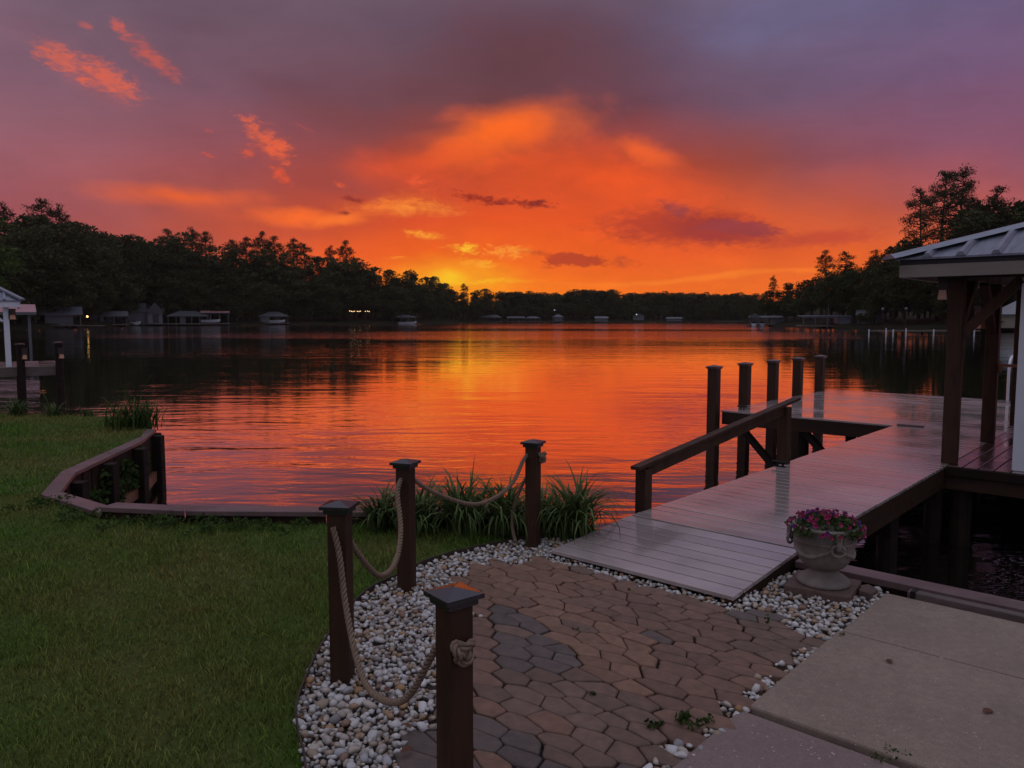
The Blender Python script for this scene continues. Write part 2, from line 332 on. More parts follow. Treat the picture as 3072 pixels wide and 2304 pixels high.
def concrete_mat(name, c1, c2):
    m = bpy.data.materials.new(name); m.use_nodes = True; t = NT(m.node_tree); t.n.clear()
    g = t.new('ShaderNodeNewGeometry').outputs['Position']
    c = t.mix(t.mapr(t.noise(g, 1.6, 5, .65), .3, .7), (*c1, 1), (*c2, 1))
    c = t.mix(t.mapr(t.noise(g, 26, 4, .6), .35, .75, 0, .45), c, (.15,.115,.095,1))
    c = t.mix(1.0, c, t.mapr(t.noise(g, 210, 3, .7), .3, .7, .72, 1.22), 'MULTIPLY')
    vo = t.new('ShaderNodeTexVoronoi'); t.put(vo.inputs['Vector'], t.v('ADD', g, t.v('MULTIPLY', t.noise(g, 40, 2, out=1), (.03,.03,.03)))); vo.inputs['Scale'].default_value = 46
    chip = t.m('MULTIPLY', t.mapr(vo.outputs['Distance'], .18, .24, 1, 0), t.m('GREATER_THAN', t.noise(g, 9, 2), .47))
    sel = t.new('ShaderNodeSeparateXYZ'); t.l.new(vo.outputs['Color'], sel.inputs[0])
    chip = t.m('MULTIPLY', chip, t.m('GREATER_THAN', sel.outputs[0], .66))
    c = t.mix(t.m('MULTIPLY', chip, t.mapr(sel.outputs[2], 0, 1, .15, .75)), c, (.58,.52,.47,1))
    pit = t.m('MULTIPLY', t.mapr(vo.outputs['Distance'], .10, .14, 1, 0), t.m('LESS_THAN', sel.outputs[1], .12))
    c = t.mix(t.m('MULTIPLY', pit, .6), c, (.05,.04,.035,1))
    c = t.mix(t.mapr(t.noise(g, 3.1, 6, .7), .55, .75, 0, .4), c, (.13,.10,.085,1))
    b = t.new('ShaderNodeBsdfPrincipled'); t.put(b.inputs['Base Color'], c)
    t.put(b.inputs['Roughness'], t.mapr(t.noise(g, 1.1, 3), .35, .65, .5, .8)); b.inputs['Specular IOR Level'].default_value = .35
    bn = t.new('ShaderNodeBump'); bn.inputs['Strength'].default_value = .4; bn.inputs['Distance'].default_value = .004
    t.put(bn.inputs['Height'], t.noise(g, 90, 5, .7)); t.l.new(bn.outputs[0], b.inputs['Normal'])
    o = t.new('ShaderNodeOutputMaterial'); t.l.new(b.outputs[0], o.inputs[0]); MAT[name] = m
concrete_mat('concrete', (.325,.245,.19), (.25,.185,.143))
concrete_mat('concrete_rosy', (.27,.195,.175), (.21,.150,.138))

# loose pebbles of one mesh: colour picked per stone
PEB = [(0,(.62,.61,.60)),(.27,(.42,.42,.43)),(.36,(.48,.42,.355)),(.50,(.36,.285,.21)),(.59,(.63,.61,.59)),(.72,(.27,.255,.26)),(.80,(.36,.21,.10)),(.88,(.20,.10,.055)),(.93,(.44,.40,.36))]
def pebble_stuff_mat():
    m = bpy.data.materials.new('pebble_many'); m.use_nodes = True; t = NT(m.node_tree); t.n.clear()
    g = t.new('ShaderNodeNewGeometry')
    c = t.ramp(g.outputs['Random Per Island'], PEB, 'CONSTANT')
    nz = t.noise(g.outputs['Position'], 45, 4, .65)
    c = t.mix(t.mapr(nz, .35, .7, 0, .55), c, (.34,.27,.21,1))
    b = t.new('ShaderNodeBsdfPrincipled'); t.put(b.inputs['Base Color'], c); b.inputs['Roughness'].default_value = .5
    bn = t.new('ShaderNodeBump'); bn.inputs['Strength'].default_value = .25; bn.inputs['Distance'].default_value = .004
    t.put(bn.inputs['Height'], t.noise(g.outputs['Position'], 120, 3)); t.l.new(bn.outputs[0], b.inputs['Normal'])
    o = t.new('ShaderNodeOutputMaterial'); t.l.new(b.outputs[0], o.inputs[0]); MAT['pebble_many'] = m
pebble_stuff_mat()

def water_mat():
    m = bpy.data.materials.new('lake_water'); m.use_nodes = True; t = NT(m.node_tree); t.n.clear()
    g = t.new('ShaderNodeNewGeometry').outputs['Position']
    sx = t.new('ShaderNodeSeparateXYZ'); t.l.new(g, sx.inputs[0])
    big = t.noise(t.mapping(g, scale=(.26, 1, 1)), .55, 3, .5, .5)
    mid = t.noise(t.mapping(g, rot=(0,0,R(6)), scale=(.32, 1, 1)), 1.7, 3, .55, .6)
    fine = t.noise(t.mapping(g, rot=(0,0,R(-14)), scale=(.55, 1, 1)), 5.5, 3, .6, .3)
    # breeze patches: calm by the banks, ruffled strips further out
    br = t.noise(t.mapping(g, scale=(.012, .035, 1)), 1.0, 3, .55)
    ruf = t.mapr(br, .40, .62, .22, .75)
    wob = t.m('MULTIPLY_ADD', t.noise(t.mapping(g, scale=(.03,.03,1)), 1.0, 3), 26, sx.outputs[1])
    strip = t.m('MULTIPLY', t.mapr(wob, 96, 110, 0, 1, True), t.mapr(wob, 140, 165, 1, 0, True))
    far = t.m('MULTIPLY_ADD', t.mapr(wob, 130, 240, 0, 1, True), t.mapr(sx.outputs[0], -70, 20, .2, 2.6, True), 1.0)
    amp = t.m('MULTIPLY', t.m('MULTIPLY_ADD', strip, 1.1, ruf), far)
    h = t.m('MULTIPLY_ADD', big, .070, t.m('MULTIPLY_ADD', mid, .026, t.m('MULTIPLY', fine, .0045)))
    h = t.m('MULTIPLY', h, amp)
    bn = t.new('ShaderNodeBump'); bn.inputs['Strength'].default_value = 1; bn.inputs['Distance'].default_value = 1.0
    t.put(bn.inputs['Height'], h)
    gl = t.new('ShaderNodeBsdfGlossy'); gl.inputs['Color'].default_value = (.93,.93,.93,1); t.put(gl.inputs['Roughness'], t.mapr(sx.outputs[1], 40, 140, .025, .055))
    t.l.new(bn.outputs[0], gl.inputs['Normal'])
    df = t.new('ShaderNodeBsdfDiffuse'); df.inputs[0].default_value = (.012,.010,.007,1)
    fr = t.new('ShaderNodeFresnel'); fr.inputs[0].default_value = 1.33; t.l.new(bn.outputs[0], fr.inputs['Normal'])
    f = t.mapr(fr.outputs[0], .03, .40, .035, 1)
    mx = t.new('ShaderNodeMixShader'); t.l.new(f, mx.inputs[0]); t.l.new(df.outputs[0], mx.inputs[1]); t.l.new(gl.outputs[0], mx.inputs[2])
    o = t.new('ShaderNodeOutputMaterial'); t.l.new(mx.outputs[0], o.inputs[0]); MAT['lake_water'] = m
water_mat()

# ------------------------------------------------------------------ geometry helpers
def link(name, me, parent=None, m=None, loc=None, rot=None, smooth=False):
    o = bpy.data.objects.new(name, me); col.objects.link(o)
    if m: 
        if not me.materials: me.materials.append(MAT[m])
    if smooth:
        me.polygons.foreach_set('use_smooth', [True]*len(me.polygons))
    if parent: o.parent = parent
    if loc is not None: o.location = loc
    if rot is not None: o.rotation_euler = rot
    return o
def tag(o, label=None, cat=None, group=None, kind=None):
    if label: o['label'] = label
    if cat: o['category'] = cat
    if group: o['group'] = group
    if kind: o['kind'] = kind
    return o
def thing(name, label, cat, loc=(0,0,0), rz=0, group=None):
    o = bpy.data.objects.new(name, None); col.objects.link(o); o.empty_display_size = .2
    o.location = loc; o.rotation_euler = (0, 0, rz)
    return tag(o, label, cat, group)
class MB:
    def __init__(s): s.v = []; s.f = []
    def add(s, vs, fs):
        k = len(s.v); s.v += [tuple(p) for p in vs]; s.f += [tuple(i+k for i in f) for f in fs]; return s
    def box(s, x0, x1, y0, y1, z0, z1):
        v = [(x,y,z) for z in (z0,z1) for y in (y0,y1) for x in (x0,x1)]
        return s.add(v, [(0,2,3,1),(4,5,7,6),(0,1,5,4),(2,6,7,3),(0,4,6,2),(1,3,7,5)])
    def bar(s, p, q, w, h, up=(0,0,1)):
        p, q = Vector(p), Vector(q); d = (q-p).normalized(); u = Vector(up)
        if abs(d.dot(u)) > .98: u = Vector((0,1,0))
        x = d.cross(u).normalized(); y = x.cross(d)
        v = [c + x*a*w/2 + y*b*h/2 for c in (p, q) for a, b in ((-1,-1),(1,-1),(1,1),(-1,1))]
        return s.add(v, [(3,2,1,0),(4,5,6,7),(0,1,5,4),(1,2,6,5),(2,3,7,6),(3,0,4,7)])
    def tube(s, pts, r, n=8, cap=True, off=None):
        pts = [Vector(p) for p in pts]; N = len(pts)
        rs = r if hasattr(r, '__len__') else [r]*N
        t0 = (pts[1]-pts[0]).normalized(); u = Vector((0,0,1)) if abs(t0.z) < .9 else Vector((1,0,0))
        x = t0.cross(u).normalized(); vs = []; fs = []
        for i, p in enumerate(pts):
            t = (pts[min(i+1, N-1)] - pts[max(i-1, 0)]).normalized()
            x = (x - t*x.dot(t)).normalized(); y = t.cross(x)
            for k in range(n):
                a = 2*math.pi*k/n; vs.append(p + (x*math.cos(a) + y*math.sin(a))*rs[i])
        for i in range(N-1):
            for k in range(n):
                fs.append((i*n+k, i*n+(k+1)%n, (i+1)*n+(k+1)%n, (i+1)*n+k))
        if cap: fs.append(tuple(range(n))[::-1]); fs.append(tuple((N-1)*n+k for k in range(n)))
        return s.add(vs, fs)
    def lathe(s, prof, n=32, c=(0,0,0)):
        vs = [(c[0]+r*math.cos(2*math.pi*k/n), c[1]+r*math.sin(2*math.pi*k/n), c[2]+z) for r, z in prof for k in range(n)]
        fs = [(i*n+k, i*n+(k+1)%n, (i+1)*n+(k+1)%n, (i+1)*n+k) for i in range(len(prof)-1) for k in range(n)]
        return s.add(vs, fs)
    def prism(s, poly, z0, z1):
        n = len(poly)
        return s.add([(x,y,z0) for x,y in poly]+[(x,y,z1) for x,y in poly],
                     [tuple(range(n))[::-1], tuple(range(n,2*n))]+[(i,(i+1)%n,n+(i+1)%n,n+i) for i in range(n)])
    def mesh(s, name, bevel=0):
        me = bpy.data.meshes.new(name); me.from_pydata(s.v, [], s.f)
        if bevel:
            bm = bmesh.new(); bm.from_mesh(me)
            bmesh.ops.recalc_face_normals(bm, faces=bm.faces)
            es = [e for e in bm.edges if len(e.link_faces) == 2 and e.calc_face_angle(0) > .6]
            bmesh.ops.bevel(bm, geom=es, offset=bevel, segments=2, profile=.5, affect='EDGES'); bm.to_mesh(me); bm.free()
        me.update(); return me
    def build(s, name, m, parent=None, bevel=0, smooth=False, loc=None, rot=None):
        return link(name, s.mesh(name, bevel), parent, m, loc, rot, smooth)
def poly_in(px, py, poly):
    px = np.asarray(px); py = np.asarray(py); ins = np.zeros(px.shape, bool); n = len(poly)
    for i in range(n):
        x0, y0 = poly[i]; x1, y1 = poly[(i+1) % n]
        if y0 == y1: continue
        c = ((y0 > py) != (y1 > py)) & (px < (x1-x0)*(py-y0)/(y1-y0)+x0); ins ^= c
    return ins
def ndmesh(name, V, F):
    """numpy mesh: V (n,3), F (m,k)"""
    me = bpy.data.meshes.new(name); k = F.shape[1]
    me.vertices.add(len(V)); me.vertices.foreach_set('co', V.astype(np.float32).ravel())
    me.loops.add(F.size); me.loops.foreach_set('vertex_index', F.astype(np.int32).ravel())
    me.polygons.add(len(F)); me.polygons.foreach_set('loop_start', np.arange(0, F.size, k, dtype=np.int32))
    me.update(calc_edges=True); return me

WATER = -.75
DO = (.805, 5.864); DA = R(42)
def dk(s, t): return (DO[0]+s*math.sin(DA)+t*math.cos(DA), DO[1]+s*math.cos(DA)-t*math.sin(DA))

# ------------------------------------------------------------------ setting: water, banks, land
b = MB(); b.add([(-425,-70,WATER),(425,-70,WATER),(425,780,WATER),(-425,780,WATER)], [(0,1,2,3)])
tag(b.build('lake_water', 'lake_water'), kind='structure')

SHORE = [(-70,60),(-88,120),(-109,165),(-106,181),(-113,237),(-93,245),(-84,272),(-57,290),(-43,310),(-24,380),(-1,405),(49,425),(103,435),(118,400),(96,300),(75,225),(73,178),(71,150),(66,128),(69,122),(87,135),(100,110),(120,60)]
def bank(name, pts, hs):
    offs = (-3, 0, 2, 10, 26, 60, 130, 300)
    vs = []; fs = []; sub = []
    for (x0,y0),(x1,y1) in zip(pts, pts[1:]):
        n = max(2, int(math.hypot(x1-x0, y1-y0)/7))
        for i in range(n): sub.append((x0+(x1-x0)*i/n, y0+(y1-y0)*i/n))
    sub.append(pts[-1])
    for x, y in sub:
        d = Vector((x, y-90, 0)).normalized()
        for o, h in zip(offs, hs):
            k = random.uniform(-1, 1)
            vs.append((x+d.x*o+k*min(1.2, abs(o)*.1+.3), y+d.y*o, h + k*.12*max(0, h)**.6))
    m = len(offs)
    for i in range(len(sub)-1):
        for j in range(m-1): fs.append((i*m+j, i*m+j+1, (i+1)*m+j+1, (i+1)*m+j))
    bb = MB(); bb.add(vs, fs)
    return tag(bb.build(name, 'bank', smooth=True), kind='structure')
bank('left_bank', SHORE[:11], (-2,-.62,.15,1.0,2.4,5.2,9,11))
bank('far_bank', SHORE[9:14], (-2,-.62,.2,1.0,2,3.4,5.5,7))
bank('right_bank', SHORE[12:], (-2,-.62,.1,.8,2.0,4.5,8,10))

EDGE = [(-.52,1.0),(-.64,2.2),(-.76,2.70),(-.845,2.92),(-.915,3.14),(-.943,3.39),(-.959,3.71),(-.946,4.06),(-.908,4.37),(-.844,4.62),(-.73,4.81),(-.62,5.03),(-.47,5.23),(-.22,5.44),(.014,5.59),(.26,5.68)]
SEAW = [(.55,6.02),(-1.5,6.10),(-2.65,6.13),(-3.41,6.26),(-4.32,6.95),(-4.75,8.01),(-5.06,10.4),(-5.32,11.1)]
SEAW_IN = [(.62,6.20),(-1.54,6.28),(-2.73,6.31),(-3.36,6.43),(-4.20,7.06),(-4.57,7.96),(-4.86,10.02),(-5.17,11.1)]
BACK = [(-5.75,12.2),(-6.4,12.75),(-7.6,13.1),(-9,13.3),(-16,13.5)]
LAWN = EDGE + [(.50,5.80)] + SEAW + BACK + [(-16,-2),(-.5,-2)]
LAND = [(.62,6.12)] + [(-1.52,6.19),(-2.69,6.22),(-3.385,6.345),(-4.26,7.0),(-4.66,7.98),(-4.96,10.2),(-5.25,11.1)] + BACK + [(-60,13.6),(-60,-60),(60,-60),dk(.05,80),dk(.05,1.3),(.9,5.95)]
b = MB(); b.prism(LAND, -1.9, -.045)
tag(b.build('shore_ground', 'soil'), kind='structure')
b = MB(); n = len(LAWN); b.add([(x,y,-.012) for x,y in LAWN], [tuple(range(n))[::-1]])
bm_me = b.mesh('lawn'); tag(link('lawn', bm_me, None, 'lawn'), kind='structure')

# grass blades (uncountable)
def grass():
    zones = [(-6.0,.7,.9,4.6,7600,.025,.0050),(-7.0,.7,4.6,7.2,3800,.028,.0062),(-12,-3,7.0,13.5,1200,.032,.0095)]
    V = []; F = []; base = 0
    for x0,x1,y0,y1,dens,hh,ww in zones:
        n = int((x1-x0)*(y1-y0)*dens)
        x = rng.uniform(x0,x1,n); y = rng.uniform(y0,y1,n)
        k = poly_in(x,y,LAWN) & (np.abs(x) < y*.74+1.4)
        x = x[k]; y = y[k]; n = len(x)
        cl = np.sin(x*3.1+1.3*np.sin(y*2.3))*np.cos(y*2.7+np.sin(x*1.9)) + .7*np.sin(x*7.7+y*5.1+np.sin(y*9)) + .5*np.sin(x*19+2*np.sin(y*13))
        h = hh*(1+.28*cl)*np.where(rng.random(n) < .04, 1.7, 1.0)*rng.uniform(.55,1.5,n); wd = ww*rng.uniform(.7,1.3,n)
        a = rng.uniform(0,2*np.pi,n); ln = h*rng.uniform(.2,1.1,n); la = rng.uniform(0,2*np.pi,n)
        dx, dy = np.cos(a)*wd/2, np.sin(a)*wd/2; lx, ly = np.cos(la)*ln, np.sin(la)*ln
        z0 = np.full(n,-.014)
        v = np.stack([np.stack([x-dx,y-dy,z0],1),np.stack([x+dx,y+dy,z0],1),
                      np.stack([x+dx*.7+lx*.4,y+dy*.7+ly*.4,z0+h*.62],1),np.stack([x-dx*.7+lx*.4,y-dy*.7+ly*.4,z0+h*.62],1),
                      np.stack([x+lx,y+ly,z0+h],1)],1).reshape(-1,3)
        i = (np.arange(n)*5+base)[:,None]
        F.append(np.concatenate([i+[0,1,2],i+[0,2,3],i+[3,2,4]],0)); V.append(v); base += n*5
    me = ndmesh('grass', np.concatenate(V), np.concatenate(F))
    o = link('grass', me, None, 'grass_blade')
    tag(o, 'short mown green lawn grass with dry brown patches', 'grass', kind='stuff')
grass()

# ------------------------------------------------------------------ patio of moulded pavers
PAV = [(-.36,1.3),(-.38,2.9),(-.24,3.5),(-.22,4.1),(-.38,4.88),(-.08,5.12),(.24,5.24),dk(-.875,.05),dk(-.875,1.46),(1.56,4.22),(1.40,4.0),(1.62,3.80),dk(-1.30,1.90),dk(-1.88,1.905),dk(-3.2,1.905),dk(-5,1.905)]
patio = bpy.data.objects.new('patio', None); col.objects.link(patio); tag(patio, kind='structure')
b = MB(); b.add([(x,y,-.035) for x,y in PAV], [tuple(range(len(PAV)))]); b.build('bedding_sand', 'sand_bed', patio)
SC = 1.95
def seeds():
    pts = []; ds, dt = .188, .188
    for i in range(-52, 8):
        for j in range(-12, 28):
            t = (j + (.5 if i % 2 else 0))*dt + random.uniform(-.060,.060)
            s_ = i*ds*.866/SC*1.12 + random.uniform(-.028,.028)
            pts.append((t, s_))
    return np.array(pts)
SD = seeds(); SDW = np.array([dk(s_, t) for t, s_ in SD])
KEEP = poly_in(SDW[:,0], SDW[:,1], PAV)
unit_c = np.array([(random.uniform(-2.5,4), random.uniform(-6,1.5)) for _ in range(150)])
UN = np.argmin(((SD[:,None,:]*[1,1.3]-unit_c[None]*[1,1.3])**2).sum(-1), 1)
tones = [(.190,.112,.076),(.178,.104,.072),(.166,.100,.072),(.158,.096,.070),(.118,.092,.080),(.104,.083,.074),(.146,.096,.074)]
UT = [random.choice(tones) for _ in unit_c]
def paver_cells():
    Q = SD*[1, SC]
    for i in np.nonzero(KEEP)[0]:
        poly = [Vector((Q[i,0]+a, Q[i,1]+b_)) for a, b_ in ((-.4,-.4),(.4,-.4),(.4,.4),(-.4,.4))]
        d = ((Q-Q[i])**2).sum(1); nb = np.argsort(d)[1:15]; c = Vector(Q[i])
        for j in nb:
            nv = Vector(Q[j])-c; L = nv.length; nv /= L
            gap = .0028 if UN[i] == UN[j] else .0068
            lim = L/2 - gap; new = []
            for a in range(len(poly)):
                p, q = poly[a], poly[(a+1) % len(poly)]
                dp, dq = (p-c).dot(nv)-lim, (q-c).dot(nv)-lim
                if dp <= 0: new.append(p)
                if dp*dq < 0: new.append(p+(q-p)*(dp/(dp-dq)))
            poly = new
            if len(poly) < 3: break
        if len(poly) < 3: continue
        pl = []
        for a in range(len(poly)):                      # round the moulded corners
            p, q, r_ = poly[a-1], poly[a], poly[(a+1) % len(poly)]
            pl += [q+(p-q)*min(.28, .011/max((p-q).length,1e-4)), q+(r_-q)*min(.28, .011/max((r_-q).length,1e-4))]
        yield i, [(p.x, p.y/SC) for p in pl], (SD[i,0], SD[i,1])
for i, pl, (t, s_) in paver_cells():
    n = len(pl); loc = [(x-t, y-s_) for x, y in pl]
    b = MB()
    wob = [1+random.uniform(-.012,.012) for _ in loc]
    loc = [(x*k, y*k) for (x, y), k in zip(loc, wob)]
    ins = lambda q: [(x*(1-q/max(math.hypot(x,y),.02)), y*(1-q/max(math.hypot(x,y),.02))) for x, y in loc]
    rings = [(loc,-.055),(loc,-.006),(ins(.003),-.0015),(ins(.009),0.001)]
    for pts, z in rings: b.v += [(x,y,z) for x,y in pts]
    for k in range(3): b.f += [(k*n+a, k*n+(a+1)%n, (k+1)*n+(a+1)%n, (k+1)*n+a) for a in range(n)]
    b.f.append(tuple(3*n+a for a in range(n)))
    wx, wy = dk(s_, t)
    o = b.build('paver', 'paver', patio, loc=(wx, wy, random.uniform(-.003,.003)), rot=(random.uniform(-.012,.012), random.uniform(-.012,.012), -DA))
    tn = UT[UN[i]] if random.random() < .90 else random.choice(tones)
    k = random.uniform(.86,1.14); o.color = (tn[0]*k, tn[1]*k, tn[2]*k, 1)

# ------------------------------------------------------------------ concrete walk
walk = bpy.data.objects.new('concrete_walk', None); col.objects.link(walk); tag(walk, kind='structure')
walk.location = (DO[0], DO[1], 0); walk.rotation_euler = (0, 0, -DA)
def slab(name, x0, x1, y0, y1, z, m):
    b = MB(); b.box(x0, x1, y0, y1, -.10, z); return b.build(name, m, walk, bevel=.012)
slab('slab', 1.985, 6.5, -.815, -.06, .012, 'concrete')
slab('slab', 1.97, 6.5, -1.885, -.821, .012, 'concrete')
slab('slab', 1.95, 6.5, -4.2, -1.925, .002, 'concrete_rosy')

# ------------------------------------------------------------------ pebble bed
gravel = bpy.data.objects.new('pebble_bed', None); col.objects.link(gravel); tag(gravel, kind='structure')
BEDL = EDGE + [(.50,5.64),(.50,5.0),(.3,4.5),(.3,3.2),(.3,2.2),(.2,1.0)]
BEDR = [dk(-.80,.30),dk(-.78,1.36),dk(-.45,1.34),dk(-.02,1.38),dk(.02,1.95),dk(-.02,1.99),dk(-5,1.96),dk(-5,1.6),dk(-1.6,1.35),dk(-1.1,.9),dk(-.98,.30)]
ball_v = {}
def rock_mesh(sub, seed):
    bm = bmesh.new(); bmesh.ops.create_icosphere(bm, subdivisions=sub, radius=1)
    r_ = random.Random(seed); ax = [Vector((r_.gauss(0,1), r_.gauss(0,1), r_.gauss(0,1))).normalized() for _ in range(7)]
    cut = [r_.uniform(.45,.92) for _ in ax]
    for v in bm.verts:
        p = v.co.copy()
        for a, c in zip(ax, cut):
            d = p.dot(a)
            if d > c: p -= a*(d-c)*.88
        v.co = p
    return bm
protos = []
for k in range(7):
    bm = rock_mesh(1, 100+k)
    protos.append((np.array([v.co for v in bm.verts]), np.array([[v.index for v in f.verts] for f in bm.faces]))); bm.free()
fine_me = []
for k in range(9):
    bm = rock_mesh(2, 200+k); me = bpy.data.meshes.new('pebble'); bm.to_mesh(me); bm.free()
    me.materials.append(MAT['pebble']); me.polygons.foreach_set('use_smooth', [True]*len(me.polygons)); fine_me.append(me)
def scatter(poly, n, zlo, zhi):
    xs = [p[0] for p in poly]; ys = [p[1] for p in poly]
    x = rng.uniform(min(xs), max(xs), n); y = rng.uniform(min(ys), max(ys), n)
    k = poly_in(x, y, poly); x, y = x[k], y[k]
    near = np.argmin((x[:,None]-SDW[None,:,0])**2+(y[:,None]-SDW[None,:,1])**2, 1)   # rough: paver metric handled below
    c, s_ = math.cos(DA), math.sin(DA)
    tt = (x-DO[0])*c-(y-DO[1])*s_; ss = (x-DO[0])*s_+(y-DO[1])*c
    near = np.argmin((tt[:,None]-SD[None,:,0])**2+((ss[:,None]-SD[None,:,1])*SC)**2, 1)
    k = ~KEEP[near]; x, y = x[k], y[k]
    return x, y, rng.uniform(zlo, zhi, len(x))
ps = []
for poly, n in ((BEDL, 50000), (BEDR, 80000)):
    x, y, z = scatter(poly, n, -.028, .006)
    ps.append(np.stack([x,y,z],1))
ps = np.concatenate(ps)
ps = ps[(ps[:,1] > 1.7) & (np.abs(ps[:,0]) < ps[:,1]*.72+.6)]
cell = {}; keep = []                                     # thin out the overlaps
rad = np.clip(rng.lognormal(math.log(.0138), .30, len(ps)), .007, .027)
for i in np.argsort(-rad*rng.uniform(.6,1.3,len(ps))):
    p = ps[i]; key = (int(p[0]/.06), int(p[1]/.06)); ok = True
    for a in (-1,0,1):
        for c_ in (-1,0,1):
            for j in cell.get((key[0]+a, key[1]+c_), ()):
                if (ps[j]-p)[0]**2+(ps[j]-p)[1]**2 < (.70*(rad[i]+rad[j]))**2*(1 if abs(ps[j][2]-p[2]) < .012 else .38): ok = False; break
            if not ok: break
        if not ok: break
    if ok: keep.append(i); cell.setdefault(key, []).append(i)
ps = ps[keep]; rad = rad[keep]
app = rad/ps[:,1]; app[ps[:,2] < -.012] *= .5
big = set(np.argsort(-app)[:300].tolist())
def pebble_tone():
    q = random.random(); c = [cc for p_, cc in PEB if p_ <= q][-1]; k = random.uniform(.85,1.12)
    return (c[0]*k, c[1]*k, c[2]*k, 1)
V = []; F = []; base = 0
for i in range(len(ps)):
    r_ = rad[i]; sc = (r_*random.uniform(.95,1.45), r_*random.uniform(.8,1.05), r_*random.uniform(.55,.85))
    eu = Euler((random.uniform(-.5,.5), random.uniform(-.5,.5), random.uniform(0,6.28)))
    if i in big:
        o = link('pebble', random.choice(fine_me), gravel, None, ps[i], eu); o.scale = sc; o.color = pebble_tone()
    else:
        v, f = protos[i % 7]; M = np.array(eu.to_matrix())
        V.append((v*sc) @ M.T + ps[i]); F.append(f+base); base += len(v)
me = ndmesh('loose_pebbles', np.concatenate(V), np.concatenate(F))
tag(link('loose_pebbles', me, gravel, 'pebble_many', smooth=True), kind='stuff')
b = MB(); b.add([(x,y,-.038) for x,y in BEDL], [tuple(range(len(BEDL)))]); b.build('bedding_soil', 'sand_bed', gravel)
b = MB(); b.add([(x,y,-.039) for x,y in BEDR], [tuple(range(len(BEDR)))[::-1]]); b.build('bedding_soil', 'sand_bed', gravel)

# lawn edging strip
ed = thing('lawn_edging', 'thin dark brown edging strip curving between lawn and white pebbles', 'edging')
b = MB()
def smooth_path(pts, n=6):
    P_ = [Vector(p) for p in pts]; out = []
    for i in range(len(P_)-1):
        p0, p1, p2, p3 = P_[max(i-1,0)], P_[i], P_[i+1], P_[min(i+2,len(P_)-1)]
        for k in range(n):
            t = k/n
            out.append(.5*((2*p1)+(p2-p0)*t+(2*p0-5*p1+4*p2-p3)*t*t+(3*p1-p0-3*p2+p3)*t**3))
    out.append(P_[-1]); return out
ep = smooth_path([(x,y,0) for x,y in EDGE])
for p, q in zip(ep, ep[1:]): b.bar((p.x,p.y,-.005), (q.x,q.y,-.005), .008, .052+.004*math.sin(p.x*40))
b.build('strip', 'edging', ed)

# ------------------------------------------------------------------ seawalls
sw = thing('seawall', 'weathered timber seawall with plank cap edging the lawn cove', 'seawall')
for i in range(len(SEAW)-1):
    a0, a1, c0, c1 = SEAW[i], SEAW[i+1], SEAW_IN[i], SEAW_IN[i+1]
    g = .004
    f = lambda p, q, t: (p[0]+(q[0]-p[0])*t, p[1]+(q[1]-p[1])*t)
    L = math.dist(a0, a1); t0, t1 = g/L, 1-g/L
    nseg = 2 if L > 2.2 else 1
    for k in range(nseg):
        u0 = t0+(t1-t0)*k/nseg+(g/L if k else 0); u1 = t0+(t1-t0)*(k+1)/nseg
        poly = [f(a0,a1,u0), f(a0,a1,u1), f(c0,c1,u1), f(c0,c1,u0)]
        zc = .05 if i < 3 else .0
        b = MB(); b.prism(poly, zc, zc+.042); b.build('cap_board', 'seawall_cap', sw, bevel=.005)
        if i < 3: b = MB(); b.prism([f(poly[0],poly[3],.12), f(poly[1],poly[2],.12), f(poly[1],poly[2],.5), f(poly[0],poly[3],.5)], -.05, .048); b.build('backing_board', 'seawall_plank', sw)
    # vertical face planks towards the water
    w0, w1 = f(a0,c0,.72), f(a1,c1,.72); n = max(2, int(math.dist(w0,w1)/.20)); d = Vector((w1[0]-w0[0], w1[1]-w0[1], 0)).normalized()
    for k in range(n):
        p, q = f(w0,w1,(k+.03)/n), f(w0,w1,(k+.97)/n); o_ = random.uniform(-.008,.008)
        b = MB(); b.bar((p[0]+o_,p[1]+o_,-.70), (q[0]+o_,q[1]+o_,-.70), .045, 1.38); b.build('plank', 'seawall_plank', sw)
    if i >= 3:
        w0, w1 = f(a0,c0,1.05), f(a1,c1,1.05)
        b = MB(); b.bar((*w0,-.58), (*w1,-.58), .07, .13); b.build('waler', 'waler', sw)
        m_ = 1 if L < 1.3 else 2
        for k in range(m_):
            p = f(w0,w1,(k+.75)/m_); b = MB(); b.bar((p[0]+.06,p[1],-1.6),(p[0]+.06,p[1],-.012),.13,.13); b.build('piling', 'dark_wood', sw, bevel=.01)
b = MB(); b.tube([(-5.20,11.06,-1.7),(-5.20,11.06,-.02)], .11, 12); b.build('piling', 'dark_wood', sw)
# ivy trailing over the cove face
def leaf_cloud(name, m, parent, spots, n, size, smooth=False, drop=.0):
    V = []; F = []; k = 0
    for (x, y, z, rx, ry, rz_) in spots:
        for _ in range(n):
            p = Vector((random.gauss(0,1), random.gauss(0,1), random.gauss(0,1))).normalized()*random.random()**.4
            c = Vector((x+p.x*rx, y+p.y*ry, z+p.z*rz_))
            a = Vector((random.gauss(0,1), random.gauss(0,1), random.gauss(0,1)-drop)).normalized(); d = a.cross(Vector((random.gauss(0,1), random.gauss(0,1), random.gauss(0,1)))).normalized()
            s_ = size*random.uniform(.6,1.4)
            V += [c-a*s_*.6, c+d*s_*.36, c+a*s_*.6, c-d*s_*.36]; F.append((k,k+1,k+2,k+3)); k += 4
    b = MB(); b.v = [tuple(v) for v in V]; b.f = F
    return b.build(name, m, parent)
iv = thing('trailing_vine', 'dark green vine hanging down the cove face of the timber seawall', 'vine', (0,0,0))
